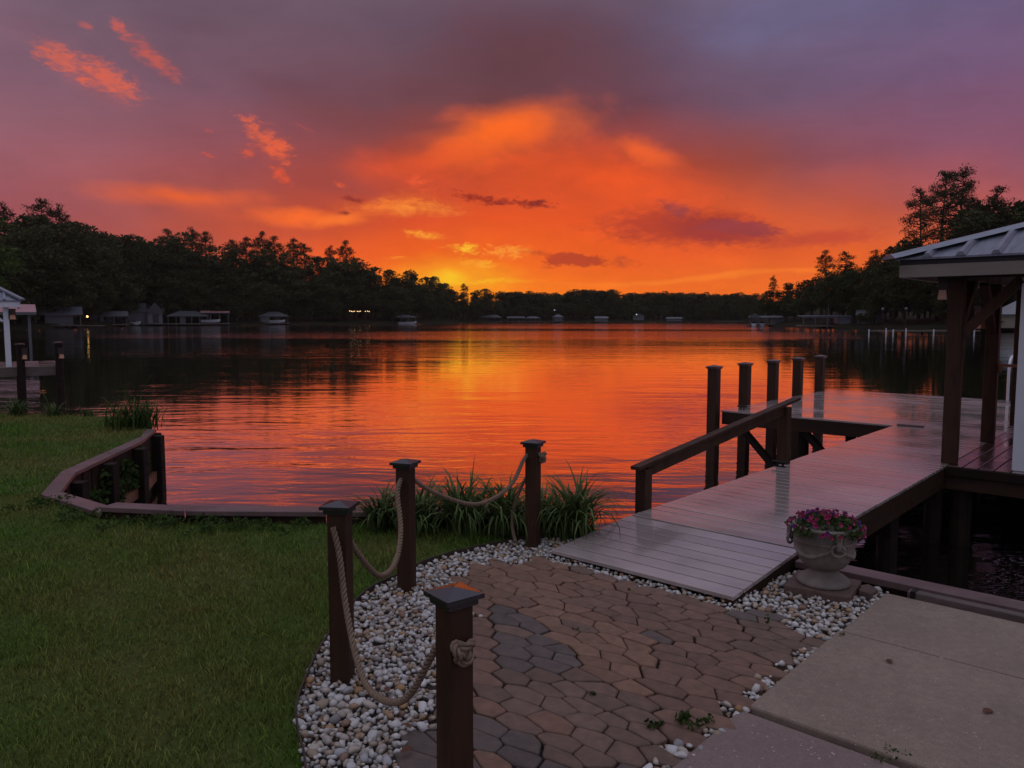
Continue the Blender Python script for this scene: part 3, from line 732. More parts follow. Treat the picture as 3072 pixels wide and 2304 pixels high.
leaf_cloud('foliage', 'weed_leaf', iv, [(-4.55-.034*k,8.2+.22*k,-.32-.12*math.sin(k*2.1),.05,.13,.18) for k in range(9)]+[(-4.36,7.4,-.2,.06,.15,.12),(-4.22,7.15,-.15,.05,.06,.1)], 70, .06, drop=1)

rw = thing('bulkhead', 'low timber bulkhead beside the urn along the dark boat slip', 'bulkhead', (DO[0],DO[1],0), -DA)
for x0, x1 in ((1.40,2.9),(2.906,5.2)):
    b = MB(); b.box(x0,x1,.02,.17,.015,.06); b.build('cap_board', 'seawall_cap', rw, bevel=.005)
b = MB(); b.box(1.40,5.2,.05,.14,-1.6,.012); b.build('face_board', 'seawall_plank', rw)
tb = thing('timber_beam', 'grey weathered timber lying along the slab edge with a small iron bracket', 'timber', (DO[0],DO[1],0), -DA)
b = MB(); b.box(2.10,5.2,-.052,.014,-.03,.045); b.build('beam', 'timber_grey', tb, bevel=.006)
b = MB(); b.box(2.12,2.145,-.060,.02,.046,.052); b.box(2.12,2.145,-.064,-.056,-.02,.050); b.build('bracket', 'iron', tb)

# ------------------------------------------------------------------ dock
def board_mesh(L, w, h, bev=.004):
    b = MB(); b.box(-L/2, L/2, -w/2, w/2, -h, 0); return b.mesh('board', bev)
ramp = thing('dock_ramp', 'short sloping plank ramp from the paver patio up to the dock', 'ramp', (DO[0],DO[1],0), -DA)
RW0, RW1 = .03, 1.38
slope = math.atan2(.058, .98); nb = 7; wd = .98/nb
me = board_mesh(RW1-RW0, wd-.012, .028); me.materials.append(MAT['deck_pale'])
for k in range(nb):
    s_ = -.83+(k+.5)*wd
    link('board', me, ramp, None, ((RW0+RW1)/2, s_, .045+(s_+.83)*math.tan(slope)), (slope,0,0))
for x in (RW0+.02, (RW0+RW1)/2, RW1-.02):
    b = MB(); b.add([(x+dx,y,z) for dx in (-.02,.02) for y,z in ((-.83,-.02),(.15,-.02),(.15,.070),(-.83,.013))], [(3,2,1,0),(4,5,6,7),(0,1,5,4),(1,2,6,5),(2,3,7,6),(3,0,4,7)])
    b.build('stringer', 'fascia_wood', ramp)

dock = thing('dock', 'long wet plank dock with handrail leading to a platform on the lake', 'dock', (DO[0],DO[1],0), -DA)
ZD = .105
def boards(x0, x1, y0, y1, n, m, parent, gap=.014, z=ZD, along='x'):
    if along == 'x':
        wd = (y1-y0)/n; me = board_mesh(x1-x0, wd-gap, .028); me.materials.append(MAT[m])
        for k in range(n): link('board', me, parent, None, ((x0+x1)/2, y0+(k+.5)*wd, z+random.uniform(-.0015,.0015)), (random.uniform(-.002,.002),0,0))
    else:
        wd = (x1-x0)/n; me = board_mesh(y1-y0, wd-gap, .028); me.materials.append(MAT[m])
        for k in range(n): link('board', me, parent, None, (x0+(k+.5)*wd, (y0+y1)/2, z+random.uniform(-.0015,.0015)), (0,0,R(90)))
boards(.04, 1.37, .16, 7.02, 49, 'deck_pale', dock)
boards(-2.68, 1.37, 7.02, 12.1, 36, 'deck_pale', dock)
boards(1.376, 5.6, 7.30, 12.1, 34, 'deck_pale', dock)
def part(name, m, parent, *bx, bevel=.004):
    b = MB()
    for q in bx: b.box(*q)
    return b.build(name, m, parent, bevel=bevel)
part('rim_board', 'fascia_wood', dock, (.045,.085,.17,7.0,-.13,.074))
part('rim_board', 'fascia_wood', dock, (1.325,1.365,.17,4.08,-.13,.074))
part('rim_board', 'fascia_wood', dock, (-2.66,.04,7.03,7.07,-.13,.074))
part('rim_board', 'fascia_wood', dock, (-2.67,-2.63,7.075,12.08,-.13,.074))
part('rim_board', 'fascia_wood', dock, (-2.62,5.6,12.04,12.08,-.13,.074))
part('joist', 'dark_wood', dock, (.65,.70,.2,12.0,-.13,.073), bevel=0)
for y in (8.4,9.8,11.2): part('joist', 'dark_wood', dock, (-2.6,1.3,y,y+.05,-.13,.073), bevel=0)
for y in (1.0,2.6,4.2,5.8):
    for x in (.16,1.24):
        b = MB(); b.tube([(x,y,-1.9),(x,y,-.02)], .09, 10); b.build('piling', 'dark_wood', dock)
    part('cross_beam', 'dark_wood', dock, (.1,1.3,y-.12,y-.09,-.33,-.14), bevel=0)
for x in (-1.4,-.2,1.0):
    for y in (7.35,9.6,11.8):
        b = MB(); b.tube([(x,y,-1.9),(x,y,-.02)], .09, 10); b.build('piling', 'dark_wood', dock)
for x0 in (-2.45,-1.35):
    b = MB(); b.bar((x0,7.16,-.10), (x0+.75,7.16,-.85), .09, .12, up=(0,1,0)); b.build('brace', 'dark_wood', dock)
def pyramid_cap(b, w, z0, h_ledge, h_pyr, ov):
    a = w/2+ov*.45; c = w/2+ov
    b.box(-a,a,-a,a,z0,z0+h_ledge*.6)
    b.box(-c,c,-c,c,z0+h_ledge*.6+.0005,z0+h_ledge)
    zt = z0+h_ledge+.0006; ci = c*.985
    b.add([(-ci,-ci,zt),(ci,-ci,zt),(ci,ci,zt),(-ci,ci,zt),(0,0,zt+h_pyr)], [(0,1,4),(1,2,4),(2,3,4),(3,0,4)])
for y in (6.93,8.1,9.3,10.5,11.7):
    x = -2.765
    pl = MB().box(x-.082,x+.082,y-.082,y+.082,-1.9,.80).build('piling', 'post_wood', dock, bevel=.008)
    b = MB(); pyramid_cap(b, .164, .801, .04, .03, .028); b.build('cap', 'cap_copper', pl, loc=(x,y,0))
# handrail
hp0 = part('handrail_post', 'post_wood', dock, (-.06,.04,.36,.46,-.10,.43), bevel=.006)
hp1 = part('handrail_post', 'post_wood', dock, (-.01,.10,3.02,3.13,.02,.71), bevel=.006)
b = MB(); b.bar((.0,.26,.455),(.045,3.40,.775),.085,.030); b.build('handrail', 'post_wood', dock, bevel=.004)
b = MB(); b.bar((.0,.44,.405),(.045,3.02,.67),.035,.085); b.build('rail_beam', 'post_wood', dock, bevel=.004)
def cleat(name, label, s_, t):
    c = thing(name, label, 'cleat', (*dk(s_,t), ZD), -DA)
    b = MB(); b.tube([(-.09,0,.055),(-.04,0,.048),(.04,0,.048),(.09,0,.055)], [.010,.015,.015,.010], 8); b.build('horn', 'iron', c, smooth=True)
    b = MB(); b.tube([(-.03,0,.0),(-.03,0,.05)], .012, 8); b.tube([(.03,0,0),(.03,0,.05)], .012, 8); b.box(-.055,.055,-.02,.02,0,.006); b.build('foot', 'iron', c)
cleat('dock_cleat', 'small black iron cleat on the near corner of the far platform', 7.35, -2.45)
cleat('dock_cleat', 'small black iron cleat beside the tall handrail post', 2.86, .10)
b = MB(); b.box(-.17,.17,-.045,.045,0,.02); cp = b.build('corner_plate', 'seawall_cap', dock, loc=(.25,7.05,ZD+.002), rot=(0,0,.05))

# ------------------------------------------------------------------ boathouse
bh = thing('boathouse', 'boathouse with blue grey metal hip roof, timber posts and pale siding', 'boathouse', (DO[0],DO[1],0), -DA)
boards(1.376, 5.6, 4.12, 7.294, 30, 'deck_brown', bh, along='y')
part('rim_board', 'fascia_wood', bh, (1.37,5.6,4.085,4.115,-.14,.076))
part('lip_board', 'dark_wood', bh, (1.375,5.6,4.05,4.083,.01,.10))
for x in (1.5,3.2,4.9):
    b = MB(); b.tube([(x,4.25,-1.9),(x,4.25,-.02)], .10, 10); b.build('piling', 'dark_wood', bh)
part('slip_light_baffle', 'dark_wood', bh, (1.42,5.55,7.22,7.26,-1.2,.07), (5.56,5.60,4.13,7.26,-1.2,.07), bevel=0)  # added boards blocking low skylight under the floor, to keep the slip dark
PE = part('post', 'post_wood', bh, (1.29,1.43,4.21,4.35,ZD+.001,2.058), bevel=.008)
PF = part('post', 'post_wood', bh, (1.29,1.43,6.13,6.27,ZD+.001,2.058), bevel=.008)
part('post', 'post_wood', bh, (1.29,1.43,8.05,8.19,ZD+.001,2.058), bevel=.008)
part('beam', 'post_wood', bh, (1.30,1.42,4.0,8.6,2.06,2.195))
part('beam', 'post_wood', bh, (1.425,5.6,4.22,4.34,2.06,2.195))
b = MB(); b.bar((1.36,4.36,1.50),(1.36,4.98,2.06),.09,.10); b.build('brace', 'post_wood', bh)
b = MB(); b.bar((1.44,4.28,1.50),(1.92,4.28,2.04),.09,.10,up=(0,1,0)); b.build('brace', 'post_wood', bh)
b = MB(); b.bar((1.36,6.12,1.50),(1.36,5.54,2.06),.09,.10); b.build('brace', 'post_wood', bh)
part('shelf_bracket', 'soffit', bh, (1.43,1.64,6.16,6.22,1.05,1.085), (1.43,1.47,6.16,6.22,.98,1.05))
# room behind the porch: lap siding and corner trim
part('corner_trim', 'trim_white', bh, (1.93,2.065,4.243,4.262,ZD+.001,2.055),(1.93,1.949,4.263,4.36,ZD+.001,2.055))
part('wall_core', 'house_tan', bh, (1.985,5.5,4.345,7.2,ZD+.001,2.19), bevel=0)
for k in range(14):
    z = ZD+.01+k*.14
    b = MB(); b.add([(2.068,4.262,z),(5.5,4.262,z),(5.5,4.284,z+.15),(2.068,4.284,z+.15),(2.068,4.297,z),(5.5,4.297,z),(5.5,4.297,z+.15),(2.068,4.297,z+.15)], [(0,1,2,3),(4,7,6,5),(0,4,5,1),(3,2,6,7),(0,3,7,4),(1,5,6,2)])
    b.build('siding_board', 'siding', bh)
    b = MB(); b.add([(1.952,4.362,z),(1.952,7.2,z),(1.972,7.2,z+.15),(1.972,4.362,z+.15),(1.983,4.362,z),(1.983,7.2,z),(1.983,7.2,z+.15),(1.983,4.362,z+.15)], [(0,3,2,1),(4,5,6,7),(0,1,5,4),(3,7,6,2),(0,4,7,3),(1,2,6,5)])
    b.build('siding_board', 'siding', bh)
# hip roof: eave corner at (x .85, y 3.85)
RX0, RX1, RY0, RY1, ZE = .85, 6.05, 3.85, 9.05, 2.27
rise = .345
apex = ((RX0+RX1)/2, (RY0+RY1)/2, ZE+rise*(RX1-RX0)/2)
roof = MB(); 
cs = [(RX0,RY0,ZE),(RX1,RY0,ZE),(RX1,RY1,ZE),(RX0,RY1,ZE)]
roof.add(cs+[apex]+[(x,y,z-.02) for x,y,z in cs]+[(apex[0],apex[1],apex[2]-.02)], [(0,1,4),(1,2,4),(2,3,4),(3,0,4),(6,5,9),(7,6,9),(8,7,9),(5,8,9),(0,5,6,1),(1,6,7,2),(2,7,8,3),(3,8,5,0)])
rf = roof.build('roof', 'metal_roof', bh)
pitch = math.atan(rise)
for k in range(1, 17):                                  # standing ribs, front and left slopes
    x = RX0+k*.305; ln = min(x-RX0, RX1-x)
    b = MB(); b.add([(x-.045,RY0-.012,ZE+.001),(x-.018,RY0-.012,ZE+.040),(x+.018,RY0-.012,ZE+.040),(x+.045,RY0-.012,ZE+.001)]+
                    [(x-.045,RY0+ln-.02,ZE+rise*ln-.006),(x-.018,RY0+ln-.02,ZE+rise*ln+.034),(x+.018,RY0+ln-.02,ZE+rise*ln+.034),(x+.045,RY0+ln-.02,ZE+rise*ln-.006)],
                    [(3,2,1,0),(0,1,5,4),(1,2,6,5),(2,3,7,6),(4,5,6,7)]); b.build('rib', 'metal_roof', rf)
    for q in (.06, .16):
        pass
    y = RY0+k*.305; ln = min(y-RY0, RY1-y)
    b = MB(); b.add([(RX0-.012,y+.045,ZE+.001),(RX0-.012,y+.018,ZE+.040),(RX0-.012,y-.018,ZE+.040),(RX0-.012,y-.045,ZE+.001)]+
                    [(RX0+ln-.02,y+.045,ZE+rise*ln-.006),(RX0+ln-.02,y+.018,ZE+rise*ln+.034),(RX0+ln-.02,y-.018,ZE+rise*ln+.034),(RX0+ln-.02,y-.045,ZE+rise*ln-.006)],
                    [(3,2,1,0),(0,1,5,4),(1,2,6,5),(2,3,7,6),(4,5,6,7)]); b.build('rib', 'metal_roof', rf)
b = MB()
h0 = Vector((RX0-.05,RY0-.05,ZE-.005)); h1 = Vector(apex); 
sd_ = Vector((1,-1,0)).normalized()*.13; up = Vector((0,0,.055))
b.add([h0-sd_+Vector((0,0,-.002)),h0-sd_*.45+up*.75,h0+sd_*.45+up*.75,h0+sd_+Vector((0,0,-.002)),h1-sd_,h1-sd_*.45+up*.75,h1+sd_*.45+up*.75,h1+sd_], [(0,1,2,3),(0,4,5,1),(1,5,6,2),(2,6,7,3),(7,6,5,4),(0,3,7,4)])
b.build('hip_cap', 'ridge_metal', rf)
part('eave_shade_strip', 'eave_gap_shade', rf, (RX0+.045,RX1,RY0+.035,RY0+.062,2.20,2.262), bevel=0)  # near-black strip painted in for the shaded gap between roof edge and fascia
part('fascia', 'fascia_paint', bh, (RX0+.04,RX1-.04,RY0+.03,RY0+.065,2.07,2.198))
part('fascia', 'fascia_paint', bh, (RX0+.04,RX0+.075,RY0+.066,RY1-.04,2.07,2.198))
part('soffit', 'soffit', bh, (RX0+.08,RX1-.06,RY0+.07,RY1-.06,2.198,2.21), bevel=0)
# swim ladder
ld = thing('swim_ladder', 'white tubular swim ladder rail at the back of the platform', 'ladder', (*dk(11.85,.70), ZD), -DA)
for dx in (0,.42):
    b = MB(); b.tube(smooth_path([(dx,-.35,0),(dx,-.36,.62),(dx,-.25,.80),(dx,0,.84),(dx,.16,.72),(dx,.26,.0),(dx,.26,-.9)], 6), .024, 8); b.build('rail', 'ladder', ld, smooth=True)
for z in (-.3,-.6): b = MB(); b.tube([(0,.26,z),(.42,.26,z)], .02, 8); b.build('rung', 'ladder', ld)

# lanterns hung on posts
def lantern(label, loc, rz, sc=1.0, out=.10):
    t = thing('post_lantern', label, 'lantern', loc, rz); t.scale = (sc,)*3
    b = MB(); b.box(-.05,.05,-.012,.0,-.10,.12); b.build('back_plate', 'lantern_body', t)
    b = MB(); b.box(-.055,.055,-.13,-.013,.02,.16); b.box(-.065,.065,-.14,-.013,.1605,.18); b.build('housing', 'lantern_body', t, bevel=.004)
    b = MB(); b.add([(-.04,-.115,.019),(.04,-.115,.019),(.04,-.035,.019),(-.04,-.035,.019),(-.052,-.127,-.10),(.052,-.127,-.10),(.052,-.022,-.10),(-.052,-.022,-.10)],[(0,1,2,3),(7,6,5,4),(0,4,5,1),(1,5,6,2),(2,6,7,3),(3,7,4,0)]); b.build('glass', 'lantern_glass', t)
    return t
lantern('dark lantern with amber glass on the left side of the near boathouse post', (*dk(4.28,1.288),1.93), -DA-R(90), .85)
lantern('dark lantern with amber glass on the face of the far boathouse post', (*dk(6.128,1.30),1.62), -DA-R(40), 1.0)
lantern('dark lantern under the boathouse eave beside the white corner trim', (*dk(5.4,1.95),1.98), -DA-R(90), 1.0)

# ------------------------------------------------------------------ rope fence
POSTS = [('A',-.186,2.40,38,.745,'nearest brown rope-fence post with a rope knot on its face'),
         ('B',-.782,3.43,-8,.78,'leftmost brown rope-fence post standing in the white pebbles'),
         ('C',-.645,4.60,-20,.755,'brown rope-fence post between the leftmost post and the daylilies'),
         ('D',.152,5.48,-25,.735,'farthest brown rope-fence post beside the daylilies and the ramp')]
PW = .089
for nm, x, y, rz, h, lab in POSTS:
    t = thing('fence_post', lab, 'post', (x,y,0), R(rz), 'rope fence posts')
    part('shaft', 'post_wood', t, (-PW/2,PW/2,-PW/2,PW/2,-.25,h), bevel=.005)
    b = MB(); w_, ov = PW, .026
    pyramid_cap(b, w_, h-.006, .036, .0185, ov); b.build('cap', 'cap_black', t, bevel=0)
def rope_mb(path, r=.0145, pitch=.068, n=7):
    pts = smooth_path(path, 24) if len(path) < 20 else [Vector(p) for p in path]
    # resample evenly
    seg = [0]
    for p, q in zip(pts, pts[1:]): seg.append(seg[-1]+(q-p).length)
    L = seg[-1]; N = max(8, int(L/(pitch/9))); out = []; j = 0
    for i in range(N+1):
        s_ = L*i/N
        while j < len(seg)-2 and seg[j+1] < s_: j += 1
        f = (s_-seg[j])/max(seg[j+1]-seg[j],1e-6); out.append(pts[j].lerp(pts[j+1], min(max(f,0),1)))
    b = MB(); x = None; fr = []
    for i, p in enumerate(out):
        t = (out[min(i+1,N)]-out[max(i-1,0)]).normalized()
        if x is None: x = t.cross(Vector((.3,.2,1))).normalized()
        x = (x-t*x.dot(t)).normalized(); fr.append((p, x.copy(), t.cross(x)))
    for k in range(3):
        b.tube([p+(u*math.cos(2*math.pi*(k/3+i*(L/N)/pitch))+v*math.sin(2*math.pi*(k/3+i*(L/N)/pitch)))*r*.62 for i, (p, u, v) in enumerate(fr)], r*.47, n)
    return b
def rope(label, path, knot=None, r=.0145):
    t = thing('rope', label, 'rope', (0,0,0), 0, 'ropes of the post fence')
    rope_mb(path, r).build('strand', 'rope', t, smooth=True)
    if knot:
        c, nrm, sc = knot; nrm = Vector(nrm).normalized(); q = nrm.to_track_quat('Z','Y')
        pts = []
        for i in range(90):
            a = 2*math.pi*i/90
            v = Vector((math.sin(a)+1.7*math.sin(2*a), math.cos(a)-1.7*math.cos(2*a), -1.15*math.sin(3*a)+.3))*sc
            pts.append(Vector(c)+q @ v)
        rope_mb(pts, r*1.05).build('knot', 'rope', t, smooth=True)
    return t
def P3(i): return POSTS[i][1], POSTS[i][2]
ax, ay = P3(0); bx_, by = P3(1); cx_, cy = P3(2); dx_, dy = P3(3)
rope('rope sagging over the pebbles between the nearest post and the leftmost post',
     [(bx_-.02,by-.05,.715),(bx_+.012,by-.075,.60),(bx_+.05,by-.14,.40),(bx_+.135,by-.33,.235),(bx_+.245,by-.56,.20),(bx_+.40,by-.80,.30),(ax-.075,ay+.085,.54),(ax-.03,ay+.03,.62)],
     ((ax+.030,ay-.055,.605), (math.sin(R(38)),-math.cos(R(38)),0), .0135), .0135)
rope('rope hanging in a deep loop between the leftmost post and the next one',
     [(bx_+.02,by+.04,.66),(bx_+.07,by+.12,.52),(bx_+.12,by+.34,.36),(bx_+.155,by+.62,.34),(bx_+.15,by+.86,.45),(cx_-.03,cy-.13,.62),(cx_-.02,cy-.02,.69)])
rope('rope sagging in front of the lake between the farther two fence posts',
     [(cx_+.03,cy+.02,.68),(cx_+.15,cy+.16,.56),(cx_+.36,cy+.38,.43),(cx_+.50,cy+.54,.42),(cx_+.64,cy+.70,.49),(dx_-.07,dy-.06,.64),(dx_-.03,dy,.68)],
     ((dx_+.062,dy-.005,.655), (.9,-.42,0), .0125))
rope('loose rope end dangling behind the farthest fence post into the daylilies',
     [(dx_-.03,dy+.05,.52),(dx_-.09,dy+.10,.40),(dx_-.14,dy+.13,.24),(dx_-.15,dy+.10,.12),(dx_-.125,dy+.02,.02)], None, .013)

# ------------------------------------------------------------------ urn
ux, uy = 1.90, 4.58
bs = thing('stone_pad', 'flat brown paver pad lying in the pebbles under the urn', 'paver pad', (ux,uy,0), R(-30))
b = MB(); b.prism([(-.20,-.17),(-.02,-.165),(.03,-.20),(.17,-.19),(.185,-.02),(.20,.16),(.02,.175),(-.03,.20),(-.18,.18),(-.19,.0)], -.03, .042); b.build('pad', 'base_stone', bs, bevel=.008)
b = MB(); b.prism([(.20,-.02),(.27,-.05),(.30,.06),(.24,.13),(.205,.09)], -.03, .036); b.build('pad_piece', 'base_stone', bs, bevel=.006)
urn = thing('urn', 'grey cast stone garden urn with key pattern rim and ring handles', 'urn', (ux,uy,.043), R(-28))
b = MB(); b.lathe([(0,0),(.150,0),(.156,.012),(.150,.026),(.128,.044),(.098,.060),(.082,.076),(.078,.086),(.084,.092),(.0,.092)], 40); b.build('foot', 'urn_stone', urn, smooth=True)
b = MB(); b.lathe([(.0,.088),(.080,.090),(.112,.108),(.140,.140),(.160,.180),(.171,.225),(.174,.262),(.178,.266),(.180,.272),(.178,.278),(.176,.335),(.184,.341),(.190,.350),(.188,.362),(.172,.362),(.165,.32),(0,.31)], 48); b.build('body', 'urn_stone', urn, smooth=True)
kb = MB()
for k in range(22):                                     # key-pattern relief round the rim
    a0 = 2*math.pi*k/22
    def seg(f0, f1, z0, z1):
        r0, r1 = .1755, .1815; vs = []
        for f_ in (f0, f1):
            a = a0+f_*2*math.pi/22
            for r_ in (r0, r1):
                for z in (z0, z1): vs.append((r_*math.cos(a), r_*math.sin(a), z))
        kb.add(vs, [(0,1,3,2),(4,6,7,5),(2,3,7,6),(0,4,5,1),(1,5,7,3),(0,2,6,4)])
    seg(.0,.12,.284,.330); seg(.12,.78,.322,.330); seg(.66,.78,.296,.322); seg(.36,.66,.296,.303); seg(.12,1.0,.282,.288)
kb.build('key_band', 'urn_dark', urn)
for k in range(3):
    a = R(-62)+k*2*math.pi/3; u = Vector((math.cos(a), math.sin(a), 0)); v = Vector((-math.sin(a), math.cos(a), 0))
    h = MB(); h.tube([u*.176+Vector((0,0,.335)), u*.206+Vector((0,0,.315)), u*.208+Vector((0,0,.27)), u*.186+Vector((0,0,.243))], [.018,.017,.015,.011], 10); hh = h.build('handle', 'urn_stone', urn, smooth=True)
    h = MB(); h.tube([u*(.198+.012*math.cos(q))+v*.034*math.cos(q)*1.0+Vector((0,0,.252+.033*math.sin(q)))+u*0 for q in [2*math.pi*i/20 for i in range(21)]], .0085, 8); h.build('ring', 'urn_stone', hh, smooth=True)
    # swag garland between handles
    h = MB(); pts = []; rs = []
    for i in range(15):
        f_ = i/14; aa = a+f_*2*math.pi/3; z = .262-.075*math.sin(math.pi*f_); rr = np.interp(z, [.14,.18,.225,.262], [.140,.160,.171,.174])
        pts.append((rr*math.cos(aa), rr*math.sin(aa), z)); rs.append(.005+.010*math.sin(math.pi*f_)+.003*math.sin(i*2.4))
    h.tube(pts, rs, 8); h.build('swag', 'urn_stone', urn, smooth=True)
pt = thing('petunia_plant', 'pink and purple petunias overflowing the stone urn', 'flowers', (ux,uy,.043+.33), 0)
sp_ = []
for k in range(46):
    a = random.uniform(0,6.28); r_ = .21*math.sqrt(random.random()); sp_.append((r_*math.cos(a), r_*math.sin(a), .03+.035*(1-(r_/.21)**2)-.03*(r_/.21)**4, .045,.045,.032))
leaf_cloud('foliage', 'petunia_leaf', pt, sp_, 26, .024)
def blossoms(m, n, seed):
    r0 = random.Random(seed); b = MB()
    for _ in range(n):
        a = r0.uniform(0,6.28); q = r0.random()**.45; r_ = .235*q; z = .058+.04*(1-q*q)-.065*q**5+r0.uniform(-.012,.02)
        c = Vector((r_*math.cos(a), r_*math.sin(a), z)); nr = Vector((math.cos(a)*q*1.4, math.sin(a)*q*1.4-.35, .6+r0.uniform(-.3,.3))).normalized()
        qt = nr.to_track_quat('Z','Y'); R_ = r0.uniform(.010,.0165); vs = [c-nr*.014]
        for i in range(10):
            rr = R_*(1 if i % 2 == 0 else .86); vs.append(c+qt @ Vector((rr*math.cos(i*.628), rr*math.sin(i*.628), .003 if i % 2 else 0)))
        b.add(vs, [(0,1+i,1+(i+1)%10) for i in range(10)])
    tag(b.build('blossoms', m, pt), kind='stuff')
blossoms('blossom_pink', 86, 3); blossoms('blossom_purple', 30, 4)

# ------------------------------------------------------------------ daylilies
def lily(label, x, y, n, L, z=0., flower=0, m='lily_leaf', spread=1.0, group='daylily clumps along the seawall'):
    t = thing('daylily', label, 'plant', (x,y,z), 0, group)
    lily_blades(t, n, L, spread, m)
    lily_flowers(t, L, m, flower)
def lily_blades(t, n, L, spread, m, sp0=.05):
    b = MB()
    for _ in range(n):
        a = random.uniform(0,2*math.pi); ln = L*random.uniform(.55,1.15); lean = random.uniform(.25,1.25)*spread
        ox, oy = random.gauss(0,sp0), random.gauss(0,sp0*.8); wd = random.uniform(.007,.012)
        d = Vector((math.cos(a), math.sin(a), 0)); s_ = Vector((-math.sin(a), math.cos(a), 0)); N = 7
        p = Vector((ox,oy,-.02)); th = R(90)-lean*.35; vs = []
        bend = random.uniform(.5,1.25)*(.6+lean)
        for i in range(N+1):
            f = i/N; ww = wd*(1-.25*f) if f < .6 else wd*.85*(1-f)/.4+.0006
            vs += [p-s_*ww, p+s_*ww]
            p = p+(d*math.cos(th)+Vector((0,0,1))*math.sin(th))*ln/N; th -= bend*(.10+.42*f)
        b.add(vs, [(2*i,2*i+1,2*i+3,2*i+2) for i in range(N)])
    b.build('leaves', m, t)
def lily_flowers(t, L, m, flower):
    for k in range(flower):
        fx, fy, fz = random.uniform(-.15,.15), random.uniform(-.1,.1), L*random.uniform(1.0,1.35)
        b = MB(); b.tube([(0,0,0),(fx*.6,fy*.6,fz*.6),(fx,fy,fz)], .004, 5); st_ = b.build('stalk', m, t)
        b = MB()
        for i in range(6):
            a = i*math.pi/3; e = Vector((math.cos(a), math.sin(a), .5)); s_ = Vector((-math.sin(a), math.cos(a), 0)); c = Vector((fx,fy,fz))
            b.add([c, c+e*.035-s_*.013, c+e*.06, c+e*.035+s_*.013], [(0,1,2,3)])
        b.build('bloom', 'blossom_orange', st_)
for x, y, n, L, lab in [(-1.02,5.95,150,.44,'smaller daylily clump at the left end, beside the leftmost fence post'),
                        (-.72,5.88,190,.52,'daylily clump seen just left of the middle fence post'),
                        (-.38,5.84,260,.58,'wide daylily clump right of the middle fence post under the rope'),
                        (-.06,5.82,230,.54,'daylily clump directly under the lowest sag of the far rope'),
                        (.20,5.88,130,.50,'daylily clump just behind the farthest fence post'),
                        (.47,5.72,280,.60,'big daylily clump right of the farthest post, leaning over the ramp')]:
    lily(lab, x, y, n, L)
for x, y, n, L, fl, lab in [(-8.4,13.0,70,.4,0,'leafy clump on the lawn bank at the far left edge'),(-7.75,12.95,60,.34,2,'daylily with orange blooms on the lawn edge by the neighbour dock'),(-8.9,12.8,60,.36,1,'daylily clump with a single orange bloom at the far left lawn edge'),(-7.2,13.0,30,.22,0,'low grassy clump on the back lawn edge')]:
    lily(lab, x, y, n, L, flower=fl, group='plants on the back lawn edge')
sh_ = thing('corner_plant', 'bushy fern-like plant on the lawn at the seawall end', 'plant', (-5.72,11.6,0))
b = MB()
for k in range(9):
    a = random.uniform(0,6.28); h = random.uniform(.45,.85)
    b.tube([(0,0,0),(.1*math.cos(a),.1*math.sin(a),h*.6),(.28*math.cos(a),.28*math.sin(a),h)], .005, 4)
b.build('stem', 'weed_leaf', sh_)
lily_blades(sh_, 260, .62, 1.0, 'weed_leaf', .16)
def weed(label, x, y, r_, n, sz, h=.02, spots=7):
    t = thing('weed', label, 'weed', (x,y,0), 0, 'small weeds')
    leaf_cloud('foliage', 'weed_leaf', t, [(random.gauss(0,r_),random.gauss(0,r_*.6),h*random.uniform(.3,1),r_*.5,r_*.5,h*.7) for _ in range(spots)], n, sz)
weed('green weed growing in the paver joint beside the bottom pebble strip', .72, 3.03, .05, 14, .018, .03, 10)
weed('smaller green weed between pavers near the pebble strip', .58, 2.98, .035, 10, .014, .02, 6)
weed('small weed at the corner where pavers meet pebbles by the urn', 1.40, 4.06, .015, 8, .012, .03, 4)
weed('small green sprig growing where the slab meets the pebbles', 1.72, 3.86, .012, 8, .014, .02, 3)
weed('tiny weed in the pavers below the middle fence post', .35, 3.25, .012, 8, .012, .012, 3)
weed('tiny weed in the paver joint right of the nearest post', .34, 3.95, .012, 7, .012, .012, 3)
weed('tiny weed in the paver joint near the ramp', .72, 4.55, .012, 7, .012, .012, 3)
weed('tufts of weed in the gap between the two concrete slabs', 1.42, 2.78, .05, 8, .012, .02, 7)
b_spots = [(-3.0,6.02),(-2.6,5.98),(-2.2,5.95),(-1.9,5.98),(-3.6,6.25),(-4.1,6.62)]
for i, (x, y) in enumerate(b_spots):
    weed(['low weed patch at the foot of the seawall cap, near the cove corner','low weed patch along the seawall cap, second from the cove','low weed patch midway along the straight seawall cap','low weed patch on the straight seawall cap nearest the fence','low weed patch beside the angled seawall cap','low weed patch at the sharp corner of the seawall cap'][i], x, y, .16, 26, .026, .05, 10)
def dry_leaf(label, x, y, z, rz):
    b = MB(); b.add([(-.03,0,.004),(-.01,.014,.012),(.02,.010,.010),(.035,0,.003),(.018,-.013,.012),(-.012,-.014,.010),(0,0,.002)], [(0,6,1),(1,6,2),(2,6,3),(3,6,4),(4,6,5),(5,6,0)])
    o = b.build('dry_leaf', 'dry_leaf', loc=(x,y,z), rot=(.2,.1,rz)); tag(o, label, 'leaf', 'fallen leaves')
dry_leaf('curled brown leaf lying on the concrete slab', 1.98, 3.08, .014, .4)
dry_leaf('small brown leaf on the slab near the seam', 1.80, 3.55, .014, 1.4)
dry_leaf('brown leaf on the pebbles beside the nearest post', -.42, 2.95, .02, 2.2)
dry_leaf('brown leaf among the pebbles at the bottom edge', -.40, 2.78, .02, .9)
dry_leaf('curled brown leaf on the pebbles between two posts', -.55, 3.25, .02, 1.9)

